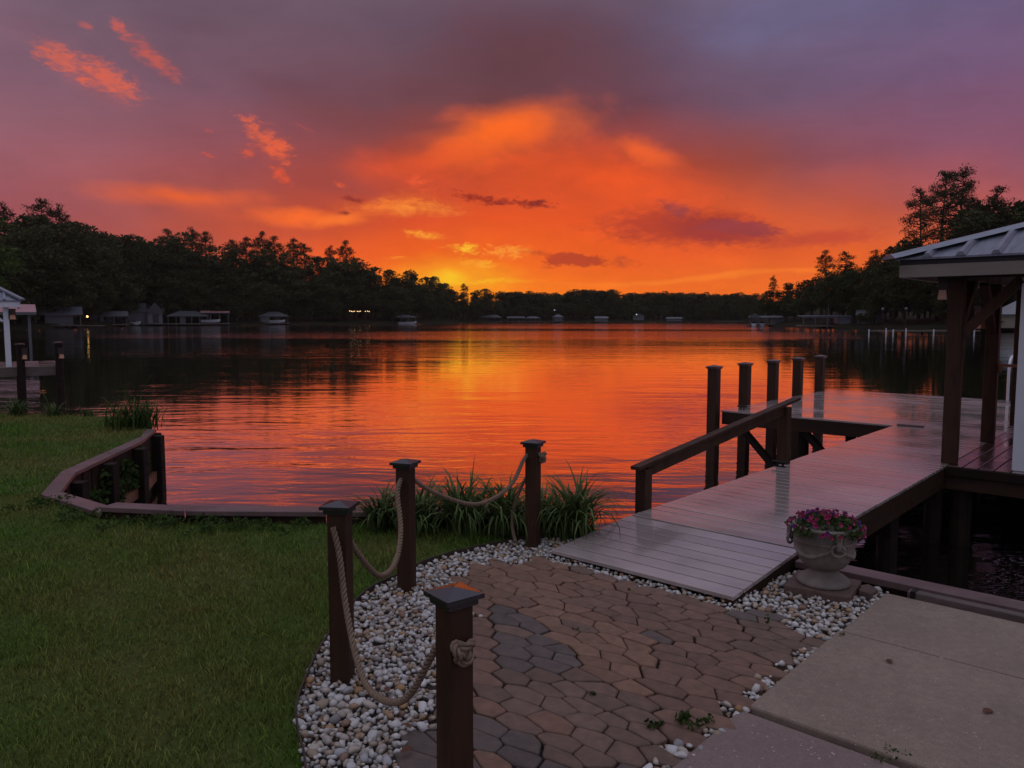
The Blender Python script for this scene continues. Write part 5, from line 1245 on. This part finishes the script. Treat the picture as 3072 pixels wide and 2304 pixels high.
TREES=[('B',-118,170,2.6,24.9),('P',-131,201,3.2,28.1),('B',-127,199,2.8,26.5),('P',-129,215,3.5,31.5),('B',-125,202,2.7,28.3),('P',-127,219,3.5,30.0),('B',-117,209,1.8,28.8),('B',-122,227,2.4,29.4),('B',-127,244,3.0,28.1),('B',-125,250,2.6,28.2),('B',-127,266,3.0,29.8),('B',-118,258,1.9,30.1),('P',-121,271,2.9,29.9),('B',-112,263,2.1,30.2),('P',-113,275,3.0,30.7),('P',-109,277,3.0,30.2),('B',-99,264,1.7,28.2),('P',-100,279,2.5,28.0),('P',-98,287,2.6,29.7),('P',-97,307,3.5,32.4),('P',-93,309,3.3,31.1),('P',-85,303,2.5,31.0),('P',-84,315,3.3,29.1),('B',-75,302,1.9,26.7),('P',-74,318,3.1,28.1),('P',-66,314,2.4,30.8),('B',-61,308,1.7,25.2),('B',-58,329,2.9,23.1),('B',-50,326,2.0,22.4),('B',-44,339,2.0,23.5),('B',-41,369,3.1,20.3),('B',-37,378,2.9,21.4),('B',-32,384,2.1,18.9),('P',-26,420,3.5,17.3),('B',-19,414,2.5,15.7),('B',-14,422,2.7,16.8),('T',106,342,0.8,15.1),('P',88,261,3.5,12.5),('B',85,237,2.7,11.1),('B',87,231,3.0,10.6),('B',86,221,2.9,11.7),('P',84,207,2.6,17.3),('P',85,198,2.7,16.1),('B',81,183,2.0,11.9),('B',81,192,1.9,11.9),('P',83,178,2.3,15.1),('B',81,171,2.1,12.4),('B',80,161,2.6,15.5),('B',74,146,1.7,12.6),('H',80,152,2.5,24.9),('H',79,144,2.0,26.9),('H',83,145,2.0,27.9),('P',80,134,1.4,21.0),('B',82,134,1.4,19.7),('P',81,129,1.4,22.1),('G',83,128,1.4,19.2),('B',92,138,1.4,22.0),('B',78,159,1.8,12.3),('B',87,154,2.8,12.2),('B',80,148,2.2,10.6),('B',75,128,1.4,19.2),('B',80,130,1.4,21.3),('B',85,130,1.4,21.9),('B',84,139,1.4,21.2),('B',88,132,1.4,22.6),('B',87,149,2.2,18.6),('B',84,184,2.4,12.8),('B',85,180,2.8,13.7),('B',77,156,1.9,15.0),('B',85,212,2.7,11.6),('B',86,198,2.8,13.0),('B',81,160,2.9,16.5),('F',-5,435,2.7,15.5),('F',-4,430,2.4,15.2),('F',-1,439,2.7,15.2),('F',2,428,2.1,15.4),('F',4,425,1.9,15.8),('F',6,426,1.9,14.6),('F',8,434,2.3,14.5),('F',10,436,2.3,15.5),('F',13,434,2.2,15.3),('F',15,427,1.8,14.8),('F',17,430,1.9,14.9),('F',20,441,2.4,14.6),('F',23,438,2.2,15.8),('F',24,436,2.0,14.9),('F',27,448,2.6,14.6),('F',30,442,2.2,15.4),('F',32,439,2.0,15.4),('F',35,441,2.1,17.7),('F',38,447,2.4,16.6),('F',40,438,1.8,17.6),('F',43,454,2.6,16.8),('F',46,453,2.5,16.9),('F',48,454,2.5,17.1),('F',50,445,2.0,17.1),('F',53,454,2.4,17.0),('F',55,453,2.4,16.7),('F',57,452,2.3,18.0),('F',59,451,2.2,17.2),('F',63,458,2.5,15.2),('F',65,457,2.5,15.2),('F',69,460,2.6,15.6),('F',72,463,2.7,15.1),('F',74,454,2.3,15.5),('F',77,463,2.7,14.9),('F',79,459,2.5,15.2),('F',82,461,2.5,15.9),('F',83,454,2.2,15.3),('F',87,459,2.4,15.1),('F',88,450,1.9,16.3),('F',90,451,2.0,15.4),('F',92,448,1.8,15.5),('F',95,449,1.8,16.0),('F',98,452,1.9,15.9),('F',101,458,2.2,16.2),('F',104,461,2.3,15.4),('F',104,450,1.8,15.1),('F',108,458,2.2,15.9),('F',109,455,2.1,15.0),('F',109,447,1.8,15.3),('F',113,453,2.3,15.4),('F',114,446,2.2,14.6),('F',116,442,2.1,14.8),('F',118,443,2.3,14.7),('F',120,440,2.4,14.0),('F',118,425,1.8,14.2),('F',123,434,2.4,14.3),('F',126,437,2.6,14.0),('F',123,421,2.0,14.4),('F',123,413,2.1,13.3),('F',119,391,2.3,12.4),('F',114,368,2.2,11.6),('F',112,357,2.7,11.4),('B',-107,138,1.7,13.7),('B',-105,137,1.7,14.6),('B',-107,142,2.1,13.3),('B',-99,135,1.5,17.6),('B',-100,137,1.5,14.7),('B',-110,156,2.2,15.9),('B',-109,156,1.7,18.4),('B',-115,167,2.0,17.0),('B',-114,170,1.5,20.2),('B',-118,179,1.5,21.0),('B',-118,183,1.6,22.1),('B',-116,182,1.3,18.7),('B',-121,195,2.2,24.2),('B',-114,187,1.2,24.3),('B',-117,196,1.8,24.7),('B',-115,198,1.7,25.4),('B',-115,202,1.6,24.8),('B',-116,207,1.5,24.6),('B',-120,219,2.1,24.0),('B',-117,217,1.5,24.5),('B',-117,221,1.4,21.6),('B',-120,234,1.7,20.4),('B',-121,242,1.8,23.8),('B',-119,242,1.5,24.4),('B',-122,253,1.9,19.3),('B',-122,261,2.2,27.0),('B',-114,251,1.3,25.5),('B',-114,260,1.9,26.5),('B',-109,254,1.4,21.8),('B',-106,256,1.4,24.2),('B',-103,257,1.4,24.1),('B',-100,258,1.3,21.9),('B',-97,258,1.3,22.6),('B',-100,271,2.1,19.2),('B',-96,270,1.5,22.8),('B',-97,282,2.2,22.0),('B',-94,284,1.9,21.2),('B',-91,285,1.7,27.7),('B',-90,291,1.9,22.5),('B',-85,289,1.5,25.8),('B',-82,290,1.4,22.0),('B',-81,299,2.0,20.4),('B',-77,300,1.9,18.8),('B',-72,295,1.3,18.6),('B',-69,299,1.5,24.6),('B',-65,302,1.5,25.3),('B',-63,309,2.0,18.9),('B',-61,313,2.2,20.5),('B',-57,306,1.3,21.6),('B',-56,319,2.1,15.8),('B',-51,318,1.6,16.2),('B',-48,326,1.8,16.7),('B',-44,324,1.4,19.8),('B',-43,343,2.0,17.2),('B',-39,353,1.7,16.5),('B',-36,370,2.0,15.8),('B',-31,374,1.3,13.6),('B',-29,393,2.1,14.2),('B',-25,391,1.2,14.3),('B',-20,405,1.9,12.5),('B',-17,402,1.3,11.5),('B',-14,409,1.6,12.8),('B',-11,409,1.4,12.1),('B',-8,413,1.4,11.6),('B',-5,419,1.7,10.0),('B',-2,421,1.6,13.7),('B',2,426,1.9,11.7),('B',5,421,1.3,12.8),('B',9,429,1.9,12.7),('B',12,425,1.4,10.3),('B',15,424,1.3,11.8),('B',17,429,1.6,11.3),('B',22,429,1.5,13.0),('B',25,429,1.4,11.1),('B',29,440,2.2,12.2),('B',33,442,2.2,9.6),('B',36,441,2.0,11.4),('B',38,439,1.8,13.8),('B',41,437,1.6,10.4),('B',45,445,2.1,11.6),('B',46,436,1.3,11.2),('B',51,442,1.6,10.3),('B',54,442,1.6,11.2),('B',56,438,1.3,14.1),('B',59,445,1.7,11.5),('B',61,440,1.3,11.4),('B',65,446,1.8,13.5),('B',69,450,2.1,10.5),('B',72,447,1.8,11.8),('B',74,446,1.6,12.4),('B',79,453,2.2,10.8),('B',82,452,2.1,10.5),('B',85,447,1.5,10.3),('B',89,453,2.1,10.8),('B',91,445,1.3,11.1),('B',94,450,1.7,12.1),('B',96,446,1.3,12.8),('B',99,448,1.4,11.1),('B',102,448,1.3,11.7),('B',107,456,2.0,11.7),('B',109,452,1.9,12.4),('B',111,444,1.7,12.6),('B',115,445,2.2,11.8),('B',115,432,1.5,12.4),('B',117,425,1.4,9.6),('B',119,423,1.5,11.6),('B',120,417,1.3,11.9),('B',122,413,1.2,9.3),('B',117,387,1.6,11.0),('B',113,365,1.8,8.2),('B',102,322,1.6,7.7),('B',92,283,1.8,9.6),('B',79,237,1.3,10.0),('B',82,235,1.9,9.2),('B',82,230,2.0,7.6),('B',83,222,2.2,8.2),('B',81,210,1.7,9.8),('B',81,203,1.8,10.6),('B',78,189,1.3,13.3),('B',78,183,1.3,12.1),('B',81,184,1.8,9.7),('B',80,178,1.6,8.6),('B',78,169,1.4,11.3),('B',81,171,2.0,9.9),('B',77,159,1.5,11.1),('B',78,159,2.1,12.0),('B',72,142,1.4,12.1),('B',73,139,1.3,8.5),('B',78,146,2.0,9.8),('B',79,146,2.0,7.7),('B',80,145,2.1,8.9),('B',79,139,1.6,8.0),('B',84,145,1.8,12.6),('B',85,144,1.5,14.3),('B',89,146,1.6,14.5),('B',91,148,1.6,14.7),('B',99,157,2.2,15.0),('B',98,151,1.8,14.8),('B',98,149,1.8,14.6),('B',96,143,1.5,14.3),('B',97,142,1.6,14.1),('B',100,144,1.9,13.9),('B',96,136,1.5,13.6),('B',99,138,2.0,13.3),('B',100,137,2.1,13.1),('B',98,131,2.0,12.6),('B',95,125,1.7,12.2),('B',99,128,2.2,12.0),('B',89,113,1.2,11.6),('B',94,118,1.9,11.4),('b',-101,130,1.1,9.8),('b',-100,131,1.1,10.7),('b',-97,129,0.9,12.4),('b',-96,128,0.9,9.2),('b',-98,132,1.2,8.5),('b',-97,134,1.2,9.0),('b',-99,139,1.0,13.0),('b',-103,145,1.1,10.9),('b',-105,151,1.0,14.5),('b',-107,156,0.9,13.6),('b',-109,161,0.8,10.1),('b',-114,171,1.0,14.5),('b',-113,173,0.8,14.7),('b',-115,178,1.1,15.3),('b',-114,179,1.0,15.9),('b',-113,179,0.9,16.5),('b',-115,186,1.3,12.6),('b',-114,188,1.2,15.2),('b',-110,186,0.8,12.6),('b',-110,187,0.8,15.9),('b',-112,193,1.2,16.7),('b',-113,198,1.2,16.6),('b',-115,205,1.3,15.9),('b',-113,206,0.8,12.0),('b',-114,213,0.8,13.8),('b',-116,220,1.1,16.3),('b',-116,224,0.9,14.8),('b',-115,226,0.8,15.3),('b',-117,234,1.1,14.6),('b',-110,247,0.9,12.4),('b',-108,249,0.9,17.6),('b',-106,250,0.9,14.0),('b',-104,253,1.1,18.1),('b',-101,251,0.9,14.3),('b',-99,254,1.0,11.7),('b',-96,253,0.9,16.1),('b',-95,257,0.9,11.6),('b',-96,265,1.3,14.7),('b',-94,268,1.3,11.6),('b',-93,271,1.2,11.3),('b',-90,271,0.9,11.9),('b',-89,276,1.0,15.4),('b',-86,277,0.7,14.1),('b',-85,282,1.0,15.8),('b',-82,283,0.9,20.0),('b',-81,286,1.0,12.2),('b',-78,289,1.2,14.7),('b',-76,292,1.2,15.8),('b',-72,287,0.7,10.7),('b',-70,292,1.0,17.2),('b',-68,297,1.3,13.9),('b',-64,298,1.2,18.9),('b',-61,300,1.2,13.6),('b',-59,303,1.3,10.9),('b',-55,303,0.9,12.3),('b',-53,309,1.1,9.6),('b',-51,310,1.0,9.3),('b',-49,316,1.2,14.2),('b',-45,314,0.7,14.2),('b',-44,321,1.1,9.7),('b',-42,336,1.3,14.6),('b',-39,338,0.8,10.9),('b',-38,349,1.2,10.2),('b',-35,353,0.8,11.7),('b',-32,368,1.1,8.1),('b',-28,380,1.1,9.2),('b',-26,386,1.0,10.2),('b',-22,390,0.9,9.8),('b',-20,396,1.0,9.9),('b',-18,397,1.0,9.5),('b',-16,401,1.2,8.3),('b',-14,402,1.1,10.4),('b',-12,404,1.0,6.7),('b',-10,405,0.9,6.6),('b',-8,408,1.0,9.2),('b',-6,409,0.9,8.4),('b',-3,417,1.3,10.0),('b',0,414,0.9,6.8),('b',4,414,0.8,8.2),('b',7,418,1.0,7.7),('b',10,418,0.9,8.5),('b',13,418,0.8,7.7),('b',16,422,1.0,6.9),('b',19,419,0.7,6.6),('b',21,421,0.8,10.5),('b',24,423,0.9,9.6),('b',26,424,0.9,9.8),('b',29,426,0.9,8.9),('b',32,426,0.9,10.0),('b',34,431,1.2,6.6),('b',37,426,0.7,9.5),('b',39,427,0.7,6.4),('b',42,431,1.0,9.9),('b',45,433,1.1,6.5),('b',47,434,1.1,8.7),('b',51,438,1.3,6.3),('b',53,436,1.1,6.3),('b',54,435,1.0,8.9),('b',57,437,1.1,6.2),('b',60,439,1.2,6.3),('b',63,435,0.9,7.4),('b',66,439,1.2,8.1),('b',68,438,1.0,6.7),('b',71,437,0.9,10.3),('b',73,436,0.8,7.7),('b',76,439,1.0,8.7),('b',78,437,0.8,6.7),('b',81,441,1.1,7.8),('b',84,444,1.3,6.3),('b',87,441,1.0,8.3),('b',89,442,1.0,8.8),('b',93,444,1.2,9.5),('b',95,440,0.8,7.2),('b',98,446,1.2,6.8),('b',100,445,1.1,10.0),('b',104,446,1.2,7.2),('b',105,445,1.1,9.5),('b',106,438,0.7,10.3),('b',109,438,1.1,8.8),('b',110,433,1.0,7.1),('b',111,428,0.7,8.9),('b',114,431,1.2,5.7),('b',114,422,0.8,9.6),('b',117,424,1.2,7.4),('b',118,417,1.0,6.4),('b',119,415,1.0,6.5),('b',120,412,1.0,9.1),('b',121,408,1.0,5.7),('b',113,374,0.8,7.1),('b',109,350,1.3,6.2),('b',103,326,0.9,6.2),('b',96,299,1.0,5.0),('b',79,236,1.3,6.2),('b',79,230,1.3,6.0),('b',78,220,1.0,5.2),('b',79,216,1.3,5.9),('b',79,211,1.3,6.1),('b',75,169,0.8,5.6),('b',77,169,1.1,5.4),('b',75,160,0.8,6.7),('b',73,131,0.9,4.8),('b',73,130,0.8,7.4),('b',78,135,1.1,7.5),('b',81,138,1.2,7.6),('b',81,136,0.9,7.8),('b',84,138,1.0,7.8),('b',85,138,0.8,8.0),('b',90,144,1.1,8.0),('b',91,143,0.9,8.1),('b',92,141,1.0,8.0),('b',92,138,0.9,7.9),('b',93,139,1.1,7.7),('b',91,133,0.8,7.7),('b',94,135,1.2,7.4),('b',90,128,0.7,7.5),('b',90,126,0.8,7.4),('b',93,129,1.2,7.1),('b',92,124,1.1,7.0),('b',89,118,0.8,6.9),('b',90,118,1.1,6.7),('b',89,115,1.0,6.6),('b',89,114,1.1,6.4),('b',88,112,1.2,6.3),('b',83,104,0.7,6.3),('b',-96,123,0.5,3.7),('b',-97,126,0.7,3.7),('b',-95,124,0.6,6.4),('b',-94,125,0.6,3.5),('b',-94,126,0.7,5.7),('b',-92,125,0.6,6.0),('b',-95,130,0.6,3.6),('b',-99,139,0.8,4.3),('b',-100,143,0.5,4.3),('b',-102,146,0.4,5.1),('b',-105,153,0.6,5.5),('b',-107,156,0.6,5.0),('b',-111,165,0.8,7.6),('b',-112,170,0.6,6.7),('b',-110,169,0.4,6.7),('b',-112,174,0.7,8.4),('b',-112,177,0.7,8.7),('b',-111,179,0.7,6.6),('b',-93,252,0.4,5.4),('b',-92,256,0.4,7.9),('b',-92,260,0.6,9.0),('b',-91,266,0.8,8.0),('b',-89,266,0.5,7.4),('b',-79,282,0.6,6.0),('b',-77,283,0.6,5.1),('b',-74,284,0.6,6.2),('b',-72,287,0.7,5.8),('b',-69,286,0.5,7.2),('b',-67,290,0.7,9.5),('b',-65,288,0.4,7.6),('b',-63,291,0.6,5.6),('b',-52,301,0.5,4.2),('b',-51,307,0.8,4.9),('b',-48,307,0.5,7.9),('b',-38,343,0.7,4.6),('b',-36,347,0.6,7.2),('b',-33,356,0.5,4.6),('b',-32,364,0.7,5.0),('b',-29,370,0.6,6.3),('b',-27,378,0.6,5.5),('b',-24,385,0.6,4.5),('b',-22,388,0.6,6.0),('b',-20,389,0.6,4.9),('b',-18,390,0.5,4.2),('b',57,429,0.5,5.0),('b',60,432,0.6,3.4),('b',63,432,0.6,5.5),('b',65,432,0.5,4.5),('b',99,438,0.5,4.4),('b',102,441,0.8,2.4),('b',103,439,0.5,4.2),('b',105,436,0.5,5.6),('b',106,433,0.5,3.9),('b',108,429,0.5,3.1),('b',109,428,0.5,3.2),('b',111,423,0.5,5.5),('b',113,424,0.8,4.7),('b',114,417,0.5,2.9),('b',115,413,0.4,3.0),('b',117,412,0.6,2.3),('b',119,410,0.7,4.6),('b',120,407,0.7,4.8),('b',116,386,0.6,3.8),('b',110,361,0.4,3.0),('b',74,164,0.5,2.5),('b',74,161,0.5,2.6),('b',73,157,0.5,3.4),('b',89,131,0.5,5.8),('b',90,130,0.7,4.7),('b',89,127,0.6,5.7),('b',88,124,0.5,5.2),('b',88,122,0.5,3.9),('b',87,119,0.4,5.3),('b',86,116,0.4,4.4),('b',86,116,0.6,6.4),('b',86,114,0.5,5.6),('b',84,111,0.4,4.1),('b',86,112,0.8,4.5),('b',84,109,0.6,4.7),('b',84,107,0.7,5.3),('b',83,105,0.6,5.4),('b',83,103,0.6,3.1),('b',87,188,2.5,5.8),('b',88,188,2.7,4.8),('b',88,185,2.6,5.8),('b',88,182,2.8,6.0),('b',84,172,2.2,5.6),('b',82,165,2.0,6.1),('b',84,169,2.5,5.3),('b',85,168,2.8,5.1),('b',82,160,2.4,5.5),('b',82,158,2.3,6.0),('b',81,154,2.0,6.2),('b',85,159,2.6,6.3),('b',83,153,2.1,5.2),('b',87,160,2.7,6.9),('b',89,161,2.9,3.7),('b',90,162,3.0,6.8),('b',86,153,2.3,6.2),('b',90,158,2.7,5.7),('b',92,160,2.8,6.9),('b',92,158,2.5,5.8),('b',90,153,2.0,6.9),('b',95,160,2.5,3.6),('b',99,166,3.0,4.5),('b',99,165,2.9,4.3),('b',98,161,2.6,6.6),('b',97,158,2.3,4.4),('b',95,153,1.9,3.9),('b',99,158,2.3,6.2),('b',100,158,2.3,4.4),('b',103,162,2.7,5.2),('b',103,161,2.5,4.4),('b',106,164,2.8,3.9),('b',107,164,2.8,5.4),('b',104,158,2.3,6.8),('b',110,166,3.0,5.0),('b',105,157,2.2,7.0)]

NAMED = {3:'tall broad-topped pine on the skyline at far left',25:'airy pine standing above the left tree line, right of the string lights',24:'thin lone treetop left of the airy pine on left bank',
 33:'little tree on the skyline against the yellow glow',36:'thin nearly bare tree at the start of the right bank',37:'small layered pine near the far end of right bank',38:'round tree just right of the small layered pine',
 41:'dark pine rising above the gable boathouse on the right bank',42:'flat-branched pine right beside the dark pine on the right bank',45:'open-crowned tree left of the tall pines above the roof corner',
 49:'shortest and leftmost of the three tall pines on the right',50:'middle one of the three tall pines on the right',51:'tallest rightmost of the three tall pines on the right',
 54:'round-topped tree at far right above the boathouse roof',55:'bright green leafy tree just above the boathouse roof at right edge',1:'pine top cut by the left picture edge on the hill'}
GRP = {'B':('broadleaf_tree','dark broadleaf tree in the wooded bank','trees of the wooded banks'),'b':('understory_tree','low dark leafy tree at the water edge of the wooded banks','low trees along the banks'),
       'P':('pine_tree','dark pine in the skyline of the wooded banks','pines of the wooded banks'),'F':('distant_tree','small dark tree in the low tree line of the far shore','trees of the far shore'),
       'T':('thin_tree','',''),'H':('pine_tree','',''),'G':('broadleaf_tree','','')}
hk = 0
LMK = [(-.66,'on the left hill at the picture edge'),(-.615,'behind the long dark boathouse at far left'),(-.54,'behind the low grey boathouse on the left'),(-.47,'behind the white gabled boathouse'),(-.42,'behind the wide boathouse beside the white one'),
 (-.385,'behind the pink-roofed boathouse'),(-.345,'in the dark gap right of the pink-roofed boathouse'),(-.305,'behind the hip-roofed boathouse on left shore'),(-.25,'left of the warm string lights'),(-.195,'behind the warm string lights'),
 (-.14,'behind the pontoon boat at the end of left shore'),(-.09,'on the point under the yellow glow'),(-.03,'behind the leftmost far-shore boathouse'),(.015,'behind the second and third far-shore boathouses'),(.06,'behind the two-level far boathouse'),
 (.115,'behind the small pale far boathouse'),(.165,'beside the far point light'),(.21,'behind the pale low shed on the far shore'),(.265,'behind the dark far jetty'),(.33,'behind the gable boathouse on the right'),(.405,'behind the blue-grey boathouse'),
 (.46,'behind the small cabin on the right bank'),(.51,'behind the white globe lamps'),(.56,'below the three tall pines'),(.64,'behind the near boathouse roof at right')]
def place(kd, x, y, zb, h, label, group, name, pr_, wide=1.0):
    t = thing(name, label, 'tree', (x,y,zb), random.uniform(0,6.28), group)
    H0 = 26 if pr_ in PN or pr_ in HP else 20
    k = h/H0*.985; kx = k*wide; t.scale = (kx, kx, k)
    link('trunk', pr_[0], t); link('crown', pr_[1], t); return t
for i, (kd, x, y, zb, h) in enumerate(TREES):
    nm, lab, grp = GRP[kd]
    if kd == 'H': pr_ = HP[hk]; hk += 1; wide = .92
    elif kd == 'P': pr_ = random.choice(PN); wide = random.uniform(.9,1.15)
    elif kd == 'G': pr_ = LG[0]; wide = 1.0
    elif kd == 'T': pr_ = TH[0]; wide = 1.0
    elif kd == 'b': pr_ = random.choice(BL); wide = random.uniform(1.3,1.8)
    elif kd == 'F': pr_ = random.choice(BL); wide = random.uniform(1.3,1.9)
    else: pr_ = random.choice(BL); wide = random.uniform(1.0,1.35)
    if i in NAMED: lab, grp = NAMED[i], None
    else:
        near = min(LMK, key=lambda q: abs(q[0]-x/y))[1]
        row = {'B':'taller broadleaf tree','b':'low leafy tree','P':'dark skyline pine','F':'small dark tree'}[kd]
        lab = row+' '+near
    o = place(kd, x, y, zb, h, lab, grp, nm, pr_, wide)
# nearer green tree behind the neighbour's roof
place('G', -50.5, 73, .3, 13.5, 'greener leafy tree behind the neighbour roof at left edge', None, 'broadleaf_tree', LG[0], 1.15)
place('G', -47.5, 70, .0, 6.5, 'low green leafy tree just above the neighbour roof at left edge', None, 'broadleaf_tree', LG[0], 1.3)

# evening haze over the lake
b = MB(); b.box(-445,445,-90,800,-3.2,48)
hz = b.build('haze', None); hm = bpy.data.materials.new('haze'); hm.use_nodes = True; t = NT(hm.node_tree); t.n.clear()
vol = t.new('ShaderNodeVolumePrincipled'); vol.inputs['Color'].default_value = (.80,.68,.60,1); vol.inputs['Density'].default_value = .00011; vol.inputs['Anisotropy'].default_value = .2
o_ = t.new('ShaderNodeOutputMaterial'); t.l.new(vol.outputs[0], o_.inputs['Volume']); hz.data.materials.append(hm); tag(hz, kind='stuff')
